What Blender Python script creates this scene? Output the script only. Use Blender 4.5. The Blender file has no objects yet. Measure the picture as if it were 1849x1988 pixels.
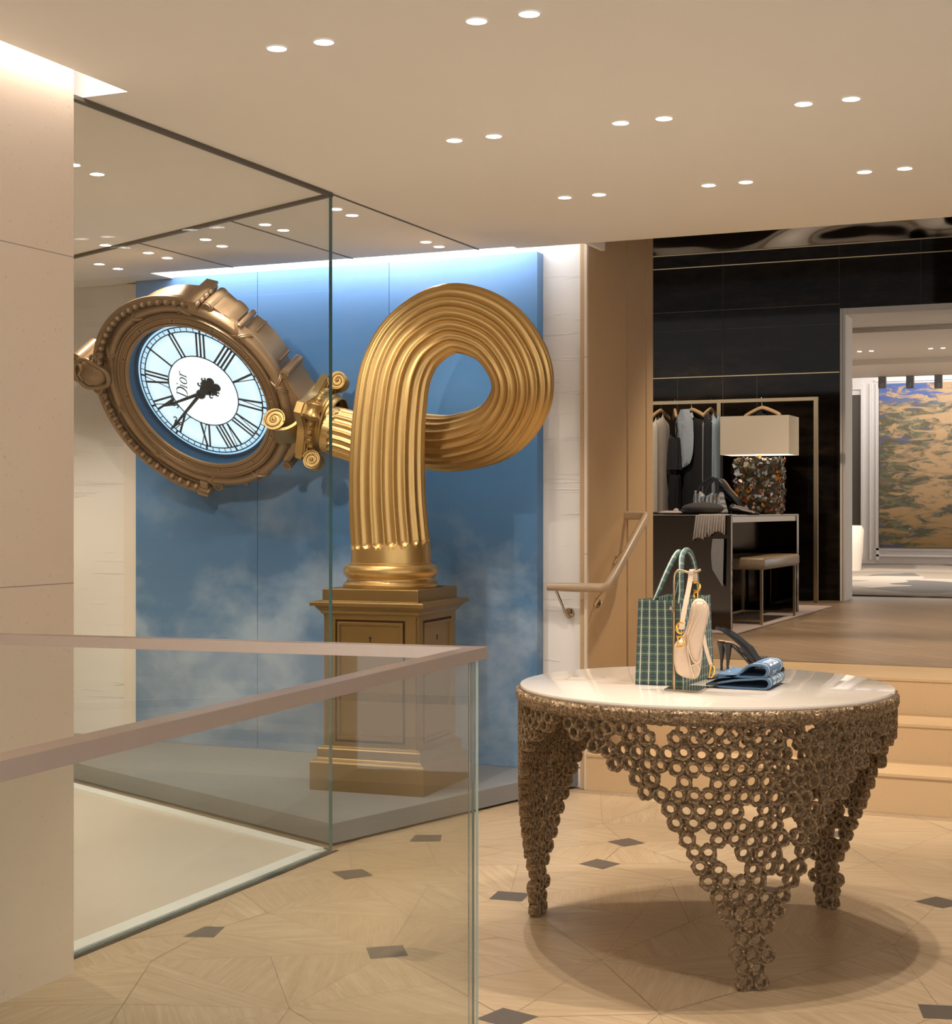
import bpy, math, random
from mathutils import Vector, Matrix, geometry
random.seed(7)
PI = math.pi
SC = bpy.context.scene
COL = SC.collection

# ------------------------------------------------------------------ camera, light level
FPX, CX, HY, EYE = 3050.0, 924.5, 990.0, 1.3
YAW = math.radians(23.773)
CC, SS = math.cos(YAW), math.sin(YAW)
cam_d = bpy.data.cameras.new('camera')
cam_d.sensor_fit = 'HORIZONTAL'; cam_d.sensor_width = 36
cam_d.lens = 36 * FPX / 1849
cam_d.shift_y = -4 / 1849
cam_d.clip_start = 0.05; cam_d.clip_end = 100
cam = bpy.data.objects.new('camera', cam_d); COL.objects.link(cam)
cam.location = (0, 0, EYE); cam.rotation_euler = (PI / 2, 0, YAW)
SC.camera = cam
SC.cycles.transparent_max_bounces = 64
SC.view_settings.view_transform = 'Standard'
SC.view_settings.look = 'None'
SC.view_settings.gamma = 1
SC.view_settings.exposure = 0.0
SC.view_settings.use_curve_mapping = False
wd = bpy.data.worlds.new('world'); SC.world = wd; wd.use_nodes = True
wb = wd.node_tree.nodes['Background']
wb.inputs[0].default_value = (1.0, 0.965, 0.93, 1); wb.inputs[1].default_value = 2.1

def atY(px, py, Y):        # the point of the wall-parallel plane y=Y seen at a pixel of the 1849x1988 frame
    d = Y / ((px - CX) / FPX * SS + CC); l = (px - CX) * d / FPX
    return Vector((l * CC - d * SS, l * SS + d * CC, EYE + (HY - py) * d / FPX))
def atD(px, py, d):
    l = (px - CX) * d / FPX
    return Vector((l * CC - d * SS, l * SS + d * CC, EYE + (HY - py) * d / FPX))
def atZ(px, py, z):
    return atD(px, py, (EYE - z) * FPX / (py - HY))

def area(name, loc, target, sx, sy, power, color, spread=180):
    l = bpy.data.lights.new(name, 'AREA'); l.shape = 'RECTANGLE'; l.size = sx; l.size_y = sy
    l.energy = power; l.color = color; l.spread = math.radians(spread)
    o = bpy.data.objects.new(name, l); COL.objects.link(o); o.location = loc
    o.rotation_euler = (Vector(target) - Vector(loc)).to_track_quat('-Z', 'X').to_euler()
    return o
# energy of single downlights, (row, column); the strongest cast the table's overlapping shadows
LE = {(0, 0): 26, (0, 1): 26, (0, 2): 22, (0, 3): 22, (1, 0): 60, (1, 1): 54, (1, 2): 10, (1, 3): 10, (1, 4): 60, (1, 5): 60,
      (2, 0): 26, (2, 1): 26, (2, 2): 44, (2, 3): 30, (2, 4): 85, (2, 5): 85}
LT = {(0, 0): (-2.9, 5.3, 0), (0, 1): (-2.8, 5.3, 0), (2, 0): (-2.3, 6.4, 0), (2, 1): (-2.2, 6.9, .6), (2, 4): (-1.1, 7.3, .2), (2, 5): (-.6, 7.0, .2)}      # aims
# led strips hidden in the coves (the strips the place has)
def led(name, a, b, d, power, color, w=.05):
    a, b = Vector(a), Vector(b); ln = (b - a).length; mid = (a + b) / 2
    l = bpy.data.lights.new(name, 'AREA'); l.shape = 'RECTANGLE'; l.size = ln; l.size_y = w
    l.energy = power; l.color = color
    o = bpy.data.objects.new(name, l); COL.objects.link(o); o.location = mid
    x = (b - a).normalized(); z = -Vector(d).normalized(); y = z.cross(x).normalized(); z = x.cross(y)
    o.matrix_world = Matrix.Translation(mid) @ Matrix((x, y, z)).transposed().to_4x4()
    return o
led('cove_led_back', (-4.75, 6.70, 2.60), (-2.50, 6.70, 2.60), (0, 1, -.55), 11, (.86, .92, 1.0))
led('cove_led_left', (-2.775, -1.5, 2.60), (-2.775, 3.70, 2.60), (-.8, 0, -.9), 20, (1, .93, .93))
led('cove_led_far', (-4.2, 22.45, 3.3), (-.8, 22.45, 3.3), (0, 1, -.5), 40, (1, .97, .98))

# ------------------------------------------------------------------ nodes and materials
def newmat(name):
    m = bpy.data.materials.new(name); m.use_nodes = True
    nt = m.node_tree; b = nt.nodes['Principled BSDF']
    return m, nt, b
def lnk(nt, a, b): nt.links.new(a, b)
def node(nt, t, **kw):
    n = nt.nodes.new(t)
    for k, v in kw.items():
        if k.startswith('i_'):
            n.inputs[int(k[2:])].default_value = v
        else: setattr(n, k, v)
    return n
def mth(nt, op, a, b=None, clamp=False):
    n = nt.nodes.new('ShaderNodeMath'); n.operation = op; n.use_clamp = clamp
    for i, v in enumerate((a, b)):
        if v is None: continue
        if hasattr(v, 'links'): nt.links.new(v, n.inputs[i])
        else: n.inputs[i].default_value = v
    return n.outputs[0]
def mixc(nt, f, a, b):
    n = nt.nodes.new('ShaderNodeMix'); n.data_type = 'RGBA'
    for k, v in ((0, f), (6, a), (7, b)):
        if hasattr(v, 'links'): nt.links.new(v, n.inputs[k])
        else: n.inputs[k].default_value = v if k == 0 else (*v, 1) if len(v) == 3 else v
    return n.outputs[2]
def coords(nt, kind='Object', scale=(1, 1, 1), rot=(0, 0, 0)):
    tc = nt.nodes.new('ShaderNodeTexCoord'); mp = nt.nodes.new('ShaderNodeMapping')
    mp.inputs['Scale'].default_value = scale; mp.inputs['Rotation'].default_value = rot
    if kind == 'World':
        g = nt.nodes.new('ShaderNodeNewGeometry'); nt.links.new(g.outputs['Position'], mp.inputs[0])
    else: nt.links.new(tc.outputs[kind], mp.inputs[0])
    return mp.outputs[0]
def noise(nt, vec, scale, detail=4, rough=.55, dist=0):
    n = nt.nodes.new('ShaderNodeTexNoise'); n.inputs['Scale'].default_value = scale
    n.inputs['Detail'].default_value = detail; n.inputs['Roughness'].default_value = rough
    n.inputs['Distortion'].default_value = dist
    nt.links.new(vec, n.inputs['Vector']); return n.outputs['Fac']
def ramp(nt, f, stops):
    n = nt.nodes.new('ShaderNodeValToRGB'); nt.links.new(f, n.inputs[0])
    e = n.color_ramp.elements
    while len(e) < len(stops): e.new(.5)
    for i, (p, c) in enumerate(stops):
        e[i].position = p; e[i].color = (*c, 1) if len(c) == 3 else c
    return n.outputs[0]
def bump(nt, b, h, strength=.3, dist=.01):
    n = nt.nodes.new('ShaderNodeBump'); n.inputs['Strength'].default_value = strength
    n.inputs['Distance'].default_value = dist
    nt.links.new(h, n.inputs['Height']); nt.links.new(n.outputs[0], b.inputs['Normal'])
def plain(name, col, rough=.5, metal=0, spec=.5, nz=0, nscale=30, bmp=0, bscale=60, emit=None, es=1, coat=0, aniso=None):
    m, nt, b = newmat(name)
    b.inputs['Base Color'].default_value = (*col, 1); b.inputs['Roughness'].default_value = rough
    b.inputs['Metallic'].default_value = metal; b.inputs['Specular IOR Level'].default_value = spec
    b.inputs['Coat Weight'].default_value = coat
    v = coords(nt, 'World', aniso or (1, 1, 1))
    f = noise(nt, v, nscale, 3)
    k = nz or .06
    c = mixc(nt, f, tuple(x * (1 - k) for x in col), tuple(min(1, x * (1 + k)) for x in col))
    nt.links.new(c, b.inputs['Base Color'])
    if bmp: bump(nt, b, noise(nt, v, bscale, 3), bmp, .004)
    if emit:
        b.inputs['Emission Color'].default_value = (*emit, 1); b.inputs['Emission Strength'].default_value = es
    return m
def grooves(nt, val, period, off, w):      # 1 inside a groove of width w every period
    f = mth(nt, 'FRACT', mth(nt, 'DIVIDE', mth(nt, 'SUBTRACT', val, off), period))
    d = mth(nt, 'ABSOLUTE', mth(nt, 'SUBTRACT', f, .5))
    return mth(nt, 'GREATER_THAN', d, .5 - w / period / 2)

M = {}
# stone / plaster walls
def stone(name, c1, c2, joint=None, speck=.5, rough=.6):
    m, nt, b = newmat(name); v = coords(nt, 'World')
    c = mixc(nt, noise(nt, v, 3, 5), c1, c2)
    sp = ramp(nt, noise(nt, v, 90, 2, .6), [(.0, (1, 1, 1)), (.66, (1, 1, 1)), (.74, (.62, .55, .5))])
    mm = nt.nodes.new('ShaderNodeMix'); mm.data_type = 'RGBA'; mm.blend_type = 'MULTIPLY'
    mm.inputs[0].default_value = speck; nt.links.new(c, mm.inputs[6]); nt.links.new(sp, mm.inputs[7]); c = mm.outputs[2]
    if joint:
        g = nt.nodes.new('ShaderNodeSeparateXYZ'); nt.links.new(v, g.inputs[0])
        c = mixc(nt, mth(nt, 'MULTIPLY', grooves(nt, g.outputs[joint[0]], joint[1], joint[2], .003), mth(nt, 'GREATER_THAN', g.outputs[2], .5)), c, tuple(x * .45 for x in c1))
    nt.links.new(c, b.inputs['Base Color']); b.inputs['Roughness'].default_value = rough
    bump(nt, b, noise(nt, v, 60, 3), .08, .003)
    return m
M['wall_stone'] = stone('wall_stone', (.70, .585, .455), (.64, .52, .40), (2, .915, 1.095), .5)
M['mdf'] = stone('mdf', (.56, .385, .205), (.49, .325, .165), None, .6, .7)
M['step_stone'] = stone('step_stone', (.62, .43, .24), (.54, .37, .20), None, .4, .4)
M['inner_floor'] = stone('inner_floor', (.68, .60, .51), (.62, .55, .46), None, .25, .35)
M['concrete'] = stone('concrete', (.27, .275, .28), (.19, .195, .195), None, .4, .55)
M['ceiling'] = plain('ceiling', (.88, .86, .805), .9, nz=.02, nscale=2)
M['white_paint'] = plain('white_paint', (.80, .76, .72), .6, nz=.02)
M['cream_paint'] = plain('cream_paint', (.76, .68, .59), .5, nz=.03)
M['dark_line'] = plain('dark_line', (.10, .085, .065), .6)
M['black_gap'] = plain('black_gap', (.01, .008, .006), .8)
def crackle():
    m, nt, b = newmat('papered_wall'); v = coords(nt, 'World', (1.2, 1, 22))
    n1 = noise(nt, v, 1.3, 5, .5, .6)
    b.inputs['Base Color'].default_value = (.78, .735, .69, 1); b.inputs['Roughness'].default_value = .8
    l = ramp(nt, n1, [(.0, (0, 0, 0)), (.60, (0, 0, 0)), (.64, (1, 1, 1)), (.68, (0, 0, 0))])
    bump(nt, b, l, .5, .005)
    return m
M['papered'] = crackle()
def sky():
    m, nt, b = newmat('sky_mural'); v = coords(nt, 'World', (1, 1, 1.3))
    g = nt.nodes.new('ShaderNodeSeparateXYZ'); nt.links.new(coords(nt, 'World'), g.inputs[0])
    base = ramp(nt, mth(nt, 'DIVIDE', g.outputs[2], 2.6), [(.0, (.095, .215, .37)), (.38, (.075, .175, .32)), (.58, (.075, .21, .42)), (.8, (.09, .27, .56)), (1, (.20, .34, .58))])  # the paler top of the ramp paints in the cove light
    n1 = noise(nt, v, 1.7, 9, .58, .15)
    low = ramp(nt, mth(nt, 'DIVIDE', g.outputs[2], 2.6), [(.0, (.9,) * 3), (.30, (1,) * 3), (.55, (.45,) * 3), (.75, (.12,) * 3), (1, (.25,) * 3)])
    cl = ramp(nt, n1, [(.0, (0, 0, 0)), (.47, (0, 0, 0)), (.64, (1, 1, 1))])
    f = mth(nt, 'MULTIPLY', cl, mth(nt, 'MULTIPLY', low, .75))
    cloudc = mixc(nt, noise(nt, v, 5, 3), (.27, .38, .50), (.44, .51, .58))
    c = mixc(nt, f, base, cloudc)
    nt.links.new(c, b.inputs['Base Color']); b.inputs['Roughness'].default_value = .55
    bump(nt, b, noise(nt, coords(nt, 'World'), 400, 2), .1, .001)
    return m
M['sky'] = sky()
M['sky_side'] = plain('sky_side', (.30, .42, .62), .6)
def goldm(name, c1, c2, rough, metal=.85, sc=6):
    m, nt, b = newmat(name); v = coords(nt, 'World')
    nt.links.new(mixc(nt, noise(nt, v, sc, 4), c1, c2), b.inputs['Base Color'])
    b.inputs['Roughness'].default_value = rough; b.inputs['Metallic'].default_value = metal
    bump(nt, b, noise(nt, v, 300, 2), .05, .001)
    return m
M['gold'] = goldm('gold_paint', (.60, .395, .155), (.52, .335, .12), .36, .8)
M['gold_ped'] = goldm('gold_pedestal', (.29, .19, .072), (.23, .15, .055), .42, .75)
M['bronze'] = goldm('clock_bronze', (.40, .265, .15), (.31, .20, .11), .40, .55)
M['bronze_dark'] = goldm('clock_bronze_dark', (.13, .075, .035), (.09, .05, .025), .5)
M['brass'] = goldm('brass', (.85, .47, .09), (.8, .43, .07), .18, 1)
M['pale_brass'] = goldm('pale_brass', (.46, .34, .20), (.38, .28, .16), .28, 1)
M['rail_metal'] = goldm('rail_metal', (.56, .46, .39), (.50, .41, .35), .36, .6, 40)
M['chrome'] = goldm('polished_metal', (.52, .45, .37), (.48, .42, .34), .12, 1)
def castm():
    m, nt, b = newmat('cast_bronze'); v = coords(nt, 'Object')
    n1 = noise(nt, v, 130, 4, .65); n2 = noise(nt, v, 9, 3)
    c = ramp(nt, n1, [(.3, (.12, .075, .035)), (.5, (.36, .245, .14)), (.68, (.78, .60, .40))])  # highlights and dark hollows of the casting painted into the colour
    nt.links.new(mixc(nt, mth(nt, 'MULTIPLY', n2, .35), c, (.26, .18, .10)), b.inputs['Base Color'])
    b.inputs['Metallic'].default_value = .8; b.inputs['Roughness'].default_value = .33
    bump(nt, b, n1, 1.0, .02); return m
M['cast'] = castm()
def woodfloor():
    m, nt, b = newmat('oak_marquetry'); v = coords(nt, 'UV', (1, 15, 1))
    n1 = noise(nt, v, 2.6, 7, .62, .25); n2 = ramp(nt, noise(nt, coords(nt, 'UV', (2, 60, 1)), 3, 3, .6), [(.35, (0, 0, 0)), (.7, (1, 1, 1))])
    n3 = ramp(nt, noise(nt, coords(nt, 'UV', (.25, .4, 1)), 1.3, 1), [(.35, (0, 0, 0)), (.62, (1, 1, 1))])
    c = ramp(nt, n1, [(.28, (.38, .27, .155)), (.5, (.50, .375, .235)), (.72, (.61, .475, .32))])
    c = mixc(nt, mth(nt, 'MULTIPLY', n2, .40), c, (.30, .21, .12))
    c = mixc(nt, mth(nt, 'MULTIPLY', n3, .5), c, (.42, .30, .18))
    nt.links.new(c, b.inputs['Base Color'])
    nt.links.new(ramp(nt, n2, [(0, (.28,) * 3), (1, (.42,) * 3)]), b.inputs['Roughness'])
    return m
M['oak'] = woodfloor()
M['inlay'] = plain('dark_inlay', (.105, .085, .068), .42, nz=.25, nscale=60, aniso=(1, 6, 1))
M['groove'] = plain('floor_seam', (.27, .18, .10), .8)
def upfloor():
    m, nt, b = newmat('upper_parquet')
    v = coords(nt, 'World', (1, 1, 1), (0, 0, PI / 4))
    br = nt.nodes.new('ShaderNodeTexBrick'); nt.links.new(v, br.inputs['Vector'])
    br.inputs['Scale'].default_value = 1; br.inputs['Brick Width'].default_value = .75; br.inputs['Row Height'].default_value = .13
    br.inputs['Mortar Size'].default_value = .004; br.inputs['Color1'].default_value = (.27, .185, .115, 1)
    br.inputs['Color2'].default_value = (.335, .235, .15, 1); br.inputs['Mortar'].default_value = (.12, .08, .05, 1)
    n1 = noise(nt, coords(nt, 'World', (1, 12, 1), (0, 0, PI / 4)), 4, 5, .6)
    nt.links.new(mixc(nt, mth(nt, 'MULTIPLY', n1, .5), br.outputs[0], (.22, .15, .09)), b.inputs['Base Color'])
    b.inputs['Roughness'].default_value = .33; return m
M['upper'] = upfloor()
def darkstone():
    m, nt, b = newmat('dark_polished_stone'); v = coords(nt, 'World', (1, 1, 3))
    c = ramp(nt, noise(nt, v, 3.5, 7, .65), [(.35, (.006, .0045, .003)), (.6, (.018, .012, .008)), (.8, (.045, .028, .018))])
    nt.links.new(c, b.inputs['Base Color']); b.inputs['Roughness'].default_value = .045
    b.inputs['Specular IOR Level'].default_value = .09
    return m
M['darkstone'] = darkstone()
def wavymirror():
    m, nt, b = newmat('rippled_bronze_mirror'); v = coords(nt, 'World', (1, 1, 2))
    b.inputs['Base Color'].default_value = (.16, .12, .085, 1); b.inputs['Metallic'].default_value = 1; b.inputs['Roughness'].default_value = .04
    bump(nt, b, noise(nt, v, 1.1, 1), .5, .10); return m
M['wavy'] = wavymirror()
M['smoked'] = plain('smoked_mirror', (.075, .055, .04), .05, 1, nz=.05)
def glass():
    m = bpy.data.materials.new('clear_glass'); m.use_nodes = True; nt = m.node_tree; nt.nodes.clear()
    o = nt.nodes.new('ShaderNodeOutputMaterial'); mx = nt.nodes.new('ShaderNodeMixShader')
    t = nt.nodes.new('ShaderNodeBsdfTransparent'); g = nt.nodes.new('ShaderNodeBsdfGlossy'); fr = nt.nodes.new('ShaderNodeFresnel')
    nt.nodes.remove(fr); ge = nt.nodes.new('ShaderNodeNewGeometry'); dt = nt.nodes.new('ShaderNodeVectorMath'); dt.operation = 'DOT_PRODUCT'
    nt.links.new(ge.outputs['Incoming'], dt.inputs[0]); nt.links.new(ge.outputs['Normal'], dt.inputs[1])
    k = mth(nt, 'POWER', mth(nt, 'SUBTRACT', 1.0, mth(nt, 'ABSOLUTE', dt.outputs['Value']), True), 5.0)
    fac = mth(nt, 'ADD', .022, mth(nt, 'MULTIPLY', k, .965)); t.inputs[0].default_value = (.984, .992, .989, 1); g.inputs['Roughness'].default_value = .0
    nt.links.new(fac, mx.inputs[0]); nt.links.new(t.outputs[0], mx.inputs[1]); nt.links.new(g.outputs[0], mx.inputs[2])
    nt.links.new(mx.outputs[0], o.inputs[0]); return m
M['glass'] = glass()
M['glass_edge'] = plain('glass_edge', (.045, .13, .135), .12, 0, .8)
M['glass_edge_lit'] = plain('glass_edge_lit_copy', (.42, .52, .46), .2, 0, .8)  # pale copy of the glass edge with its highlight put into the colour
M['frosted'] = plain('frosted_strip', (.84, .86, .84), .35)
M['lens'] = plain('lamp_lens', (1, 1, 1), .4, emit=(1, .96, .92), es=9)
M['numeral'] = plain('numeral_ink', (.012, .03, .055), .4)
M['hand'] = plain('hand_metal', (.02, .035, .05), .3, .5)
M['recess_blue'] = plain('recess_blue', (.01, .08, .17), .5)
def facem():
    m, nt, b = newmat('lit_clock_face')
    tc = nt.nodes.new('ShaderNodeTexCoord')
    ln = nt.nodes.new('ShaderNodeVectorMath'); ln.operation = 'LENGTH'; nt.links.new(tc.outputs['UV'], ln.inputs[0])
    c = ramp(nt, mth(nt, 'DIVIDE', ln.outputs['Value'], .40), [(.0, (.95, .99, 1)), (.46, (.92, .98, 1)), (.5, (.66, .86, 1)), (.72, (.78, .92, 1)), (.88, (.42, .72, .98)), (1, (.22, .52, .85))])
    nt.links.new(c, b.inputs['Emission Color']); b.inputs['Emission Strength'].default_value = 1.3
    b.inputs['Base Color'].default_value = (.1, .12, .14, 1); b.inputs['Roughness'].default_value = .3
    return m
M['face'] = facem()
def tabletop():
    m, nt, b = newmat('cream_lacquer'); v = coords(nt, 'World')
    nt.links.new(mixc(nt, noise(nt, v, 220, 2), (.70, .62, .53), (.78, .70, .61)), b.inputs['Base Color'])
    b.inputs['Roughness'].default_value = .07; b.inputs['Specular IOR Level'].default_value = .7; b.inputs['Coat Weight'].default_value = .4
    b.inputs['Coat Roughness'].default_value = .02; return m
M['tabletop'] = tabletop()
def plaid():
    m, nt, b = newmat('green_navy_check')
    tc = nt.nodes.new('ShaderNodeTexCoord'); g = nt.nodes.new('ShaderNodeSeparateXYZ'); nt.links.new(tc.outputs['UV'], g.inputs[0])
    x, y = g.outputs[0], g.outputs[1]
    p = .027
    bx = grooves(nt, x, p, 0, .013); by = grooves(nt, y, p, .0, .012)
    wx = grooves(nt, x, p, p * .5, .0034); wy = grooves(nt, y, p, p * .5, .0016)
    wy2 = grooves(nt, y, p / 2, p * .5, .0010)
    c = mixc(nt, mth(nt, 'MULTIPLY', bx, .55), (.07, .14, .065), (.008, .022, .055))
    c = mixc(nt, mth(nt, 'MULTIPLY', by, .62), c, (.008, .022, .07))
    c = mixc(nt, mth(nt, 'MULTIPLY', wy2, .3), c, (.34, .40, .36))
    c = mixc(nt, mth(nt, 'MULTIPLY', wy, .5), c, (.50, .54, .50))
    c = mixc(nt, mth(nt, 'MULTIPLY', wx, .9), c, (.66, .69, .65))
    th = grooves(nt, y, .004, 0, .0016)
    c = mixc(nt, mth(nt, 'MULTIPLY', th, .35), c, (.16, .22, .20))
    nt.links.new(c, b.inputs['Base Color']); b.inputs['Roughness'].default_value = .85
    bump(nt, b, th, .3, .001); return m
M['plaid'] = plaid()
M['leather'] = plain('cream_leather', (.66, .50, .36), .5, nz=.05, nscale=90, bmp=.15, bscale=400)
M['piping'] = plain('leather_piping', (.74, .60, .44), .5)
M['black_leather'] = plain('black_leather', (.008, .008, .010), .4, spec=.5)
M['insole'] = plain('insole_leather', (.62, .36, .22), .45)
M['knit'] = plain('blue_knit', (.095, .175, .29), .9, nz=.12, nscale=300, bmp=.4, bscale=700)
M['knit_dark'] = plain('charcoal_knit', (.045, .06, .08), .9, nz=.12, nscale=300, bmp=.4, bscale=700)
M['white_yarn'] = plain('white_yarn', (.70, .72, .72), .8)
M['linen'] = plain('shade_linen', (.50, .40, .29), .9, nz=.05, nscale=200, emit=(.9, .66, .42), es=.22)
M['shade_in'] = plain('shade_inner', (1, .96, .9), .8, emit=(1, .93, .82), es=1.6)
M['suede'] = plain('crushed_velvet', (.22, .155, .09), .34, nz=.3, nscale=25, bmp=.4, bscale=30)
M['hanger'] = plain('hanger_wood', (.55, .36, .19), .5, nz=.1)
def cloth(name, col, nz=.15, ns=60, r=.9): M[name] = plain(name, col, r, nz=nz, nscale=ns, bmp=.3, bscale=120)
cloth('cloth_cream', (.56, .50, .44)); cloth('cloth_black', (.006, .006, .008)); cloth('cloth_charcoal', (.014, .014, .017))
cloth('cloth_shirt', (.36, .40, .46)); cloth('cloth_grey', (.20, .20, .20), .45, 220); cloth('cloth_blue', (.30, .38, .45))
cloth('fur', (.045, .04, .037), .5, 300); cloth('cloth_pink', (.42, .33, .29))
cloth('silk', (.30, .28, .26), .2, 30, .5)
def hound():
    m, nt, b = newmat('houndstooth'); v = coords(nt, 'Object', (130, 130, 130), (.5, .6, .78))
    ch = nt.nodes.new('ShaderNodeTexChecker'); ch.inputs['Scale'].default_value = 1; nt.links.new(v, ch.inputs[0])
    ch.inputs[1].default_value = (.55, .56, .58, 1); ch.inputs[2].default_value = (.012, .012, .015, 1)
    nt.links.new(ch.outputs[0], b.inputs['Base Color']); b.inputs['Roughness'].default_value = .8; return m
M['hound'] = hound()
for i, c in enumerate([(.05, .035, .02), (.42, .16, .02), (.24, .20, .09), (.10, .045, .02), (.40, .38, .30), (.25, .05, .02), (.09, .08, .04)]):
    M['shard%d' % i] = plain('glass_shard', c, .12, 0, .9)
def rug():
    m, nt, b = newmat('patterned_rug'); v = coords(nt, 'World', (.7, .55, 1))
    n = nt.nodes.new('ShaderNodeTexVoronoi'); n.inputs['Scale'].default_value = 1.7; n.inputs['Randomness'].default_value = .9
    d = nt.nodes.new('ShaderNodeTexNoise'); d.inputs['Scale'].default_value = 1.0; nt.links.new(v, d.inputs['Vector'])
    ad = nt.nodes.new('ShaderNodeVectorMath'); ad.operation = 'ADD'; nt.links.new(v, ad.inputs[0]); nt.links.new(d.outputs['Color'], ad.inputs[1])
    nt.links.new(ad.outputs[0], n.inputs['Vector'])
    s = nt.nodes.new('ShaderNodeSeparateColor'); nt.links.new(n.outputs['Color'], s.inputs[0])
    r = nt.nodes.new('ShaderNodeValToRGB'); r.color_ramp.interpolation = 'CONSTANT'; nt.links.new(s.outputs[0], r.inputs[0])
    e = r.color_ramp.elements; e[0].position = 0; e[0].color = (.08, .075, .075, 1); e[1].position = .36; e[1].color = (.46, .40, .34, 1)
    x = e.new(.66); x.color = (.28, .23, .175, 1)
    sp = noise(nt, coords(nt, 'World'), 45, 2, .8)
    nt.links.new(mixc(nt, mth(nt, 'MULTIPLY', sp, .45), r.outputs[0], (.33, .30, .27)), b.inputs['Base Color'])
    b.inputs['Roughness'].default_value = .95; bump(nt, b, sp, .6, .01); return m
M['rug'] = rug()
def painting():
    m, nt, b = newmat('abstract_painting'); v = coords(nt, 'World', (1.0, 1, 3.6))
    n1 = noise(nt, v, 2.3, 8, .68, 1.0)
    g = nt.nodes.new('ShaderNodeSeparateXYZ'); nt.links.new(coords(nt, 'World'), g.inputs[0])
    base = mixc(nt, noise(nt, v, 1.2, 4), (.42, .26, .12), (.56, .38, .20))
    base = mixc(nt, mth(nt, 'MULTIPLY', mth(nt, 'SUBTRACT', 1.55, g.outputs[2], True), 1.0, True), base, (.22, .13, .03))
    dens = mth(nt, 'ADD', n1, mth(nt, 'MULTIPLY', mth(nt, 'SUBTRACT', mth(nt, 'MULTIPLY', g.outputs[0], -1), 2.95), .12))
    f = ramp(nt, dens, [(.50, (0, 0, 0)), (.60, (1, 1, 1))])
    hue = ramp(nt, noise(nt, coords(nt, 'World', (1.2, 1, 3)), 3.4, 3, .6), [(.34, (.02, .06, .20)), (.42, (.02, .06, .05)), (.50, (.04, .045, .015)), (.58, (.05, .14, .11)), (.68, (.16, .06, .03))])
    c = mixc(nt, mth(nt, 'MULTIPLY', f, .8), base, hue)
    top = mth(nt, 'MULTIPLY', mth(nt, 'SUBTRACT', g.outputs[2], 2.82, True), 6, True)
    c = mixc(nt, mth(nt, 'MULTIPLY', top, f), c, (.06, .12, .36))
    dots = nt.nodes.new('ShaderNodeTexVoronoi'); dots.inputs['Scale'].default_value = 4.5; nt.links.new(coords(nt, 'World', (1, 1, 1.2)), dots.inputs['Vector'])
    dm = mth(nt, 'LESS_THAN', dots.outputs['Distance'], .10)
    sc_ = nt.nodes.new('ShaderNodeSeparateColor'); nt.links.new(dots.outputs['Color'], sc_.inputs[0])
    dc = ramp(nt, sc_.outputs[1], [(.2, (.45, .02, .01)), (.45, (.5, .35, .4)), (.6, (.03, .16, .45)), (.85, (.55, .42, .06))])
    dm = mth(nt, 'MULTIPLY', dm, mth(nt, 'LESS_THAN', sc_.outputs[0], .45))
    nt.links.new(mixc(nt, dm, c, dc), b.inputs['Base Color']); b.inputs['Roughness'].default_value = .6
    return m
M['painting'] = painting()

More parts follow.
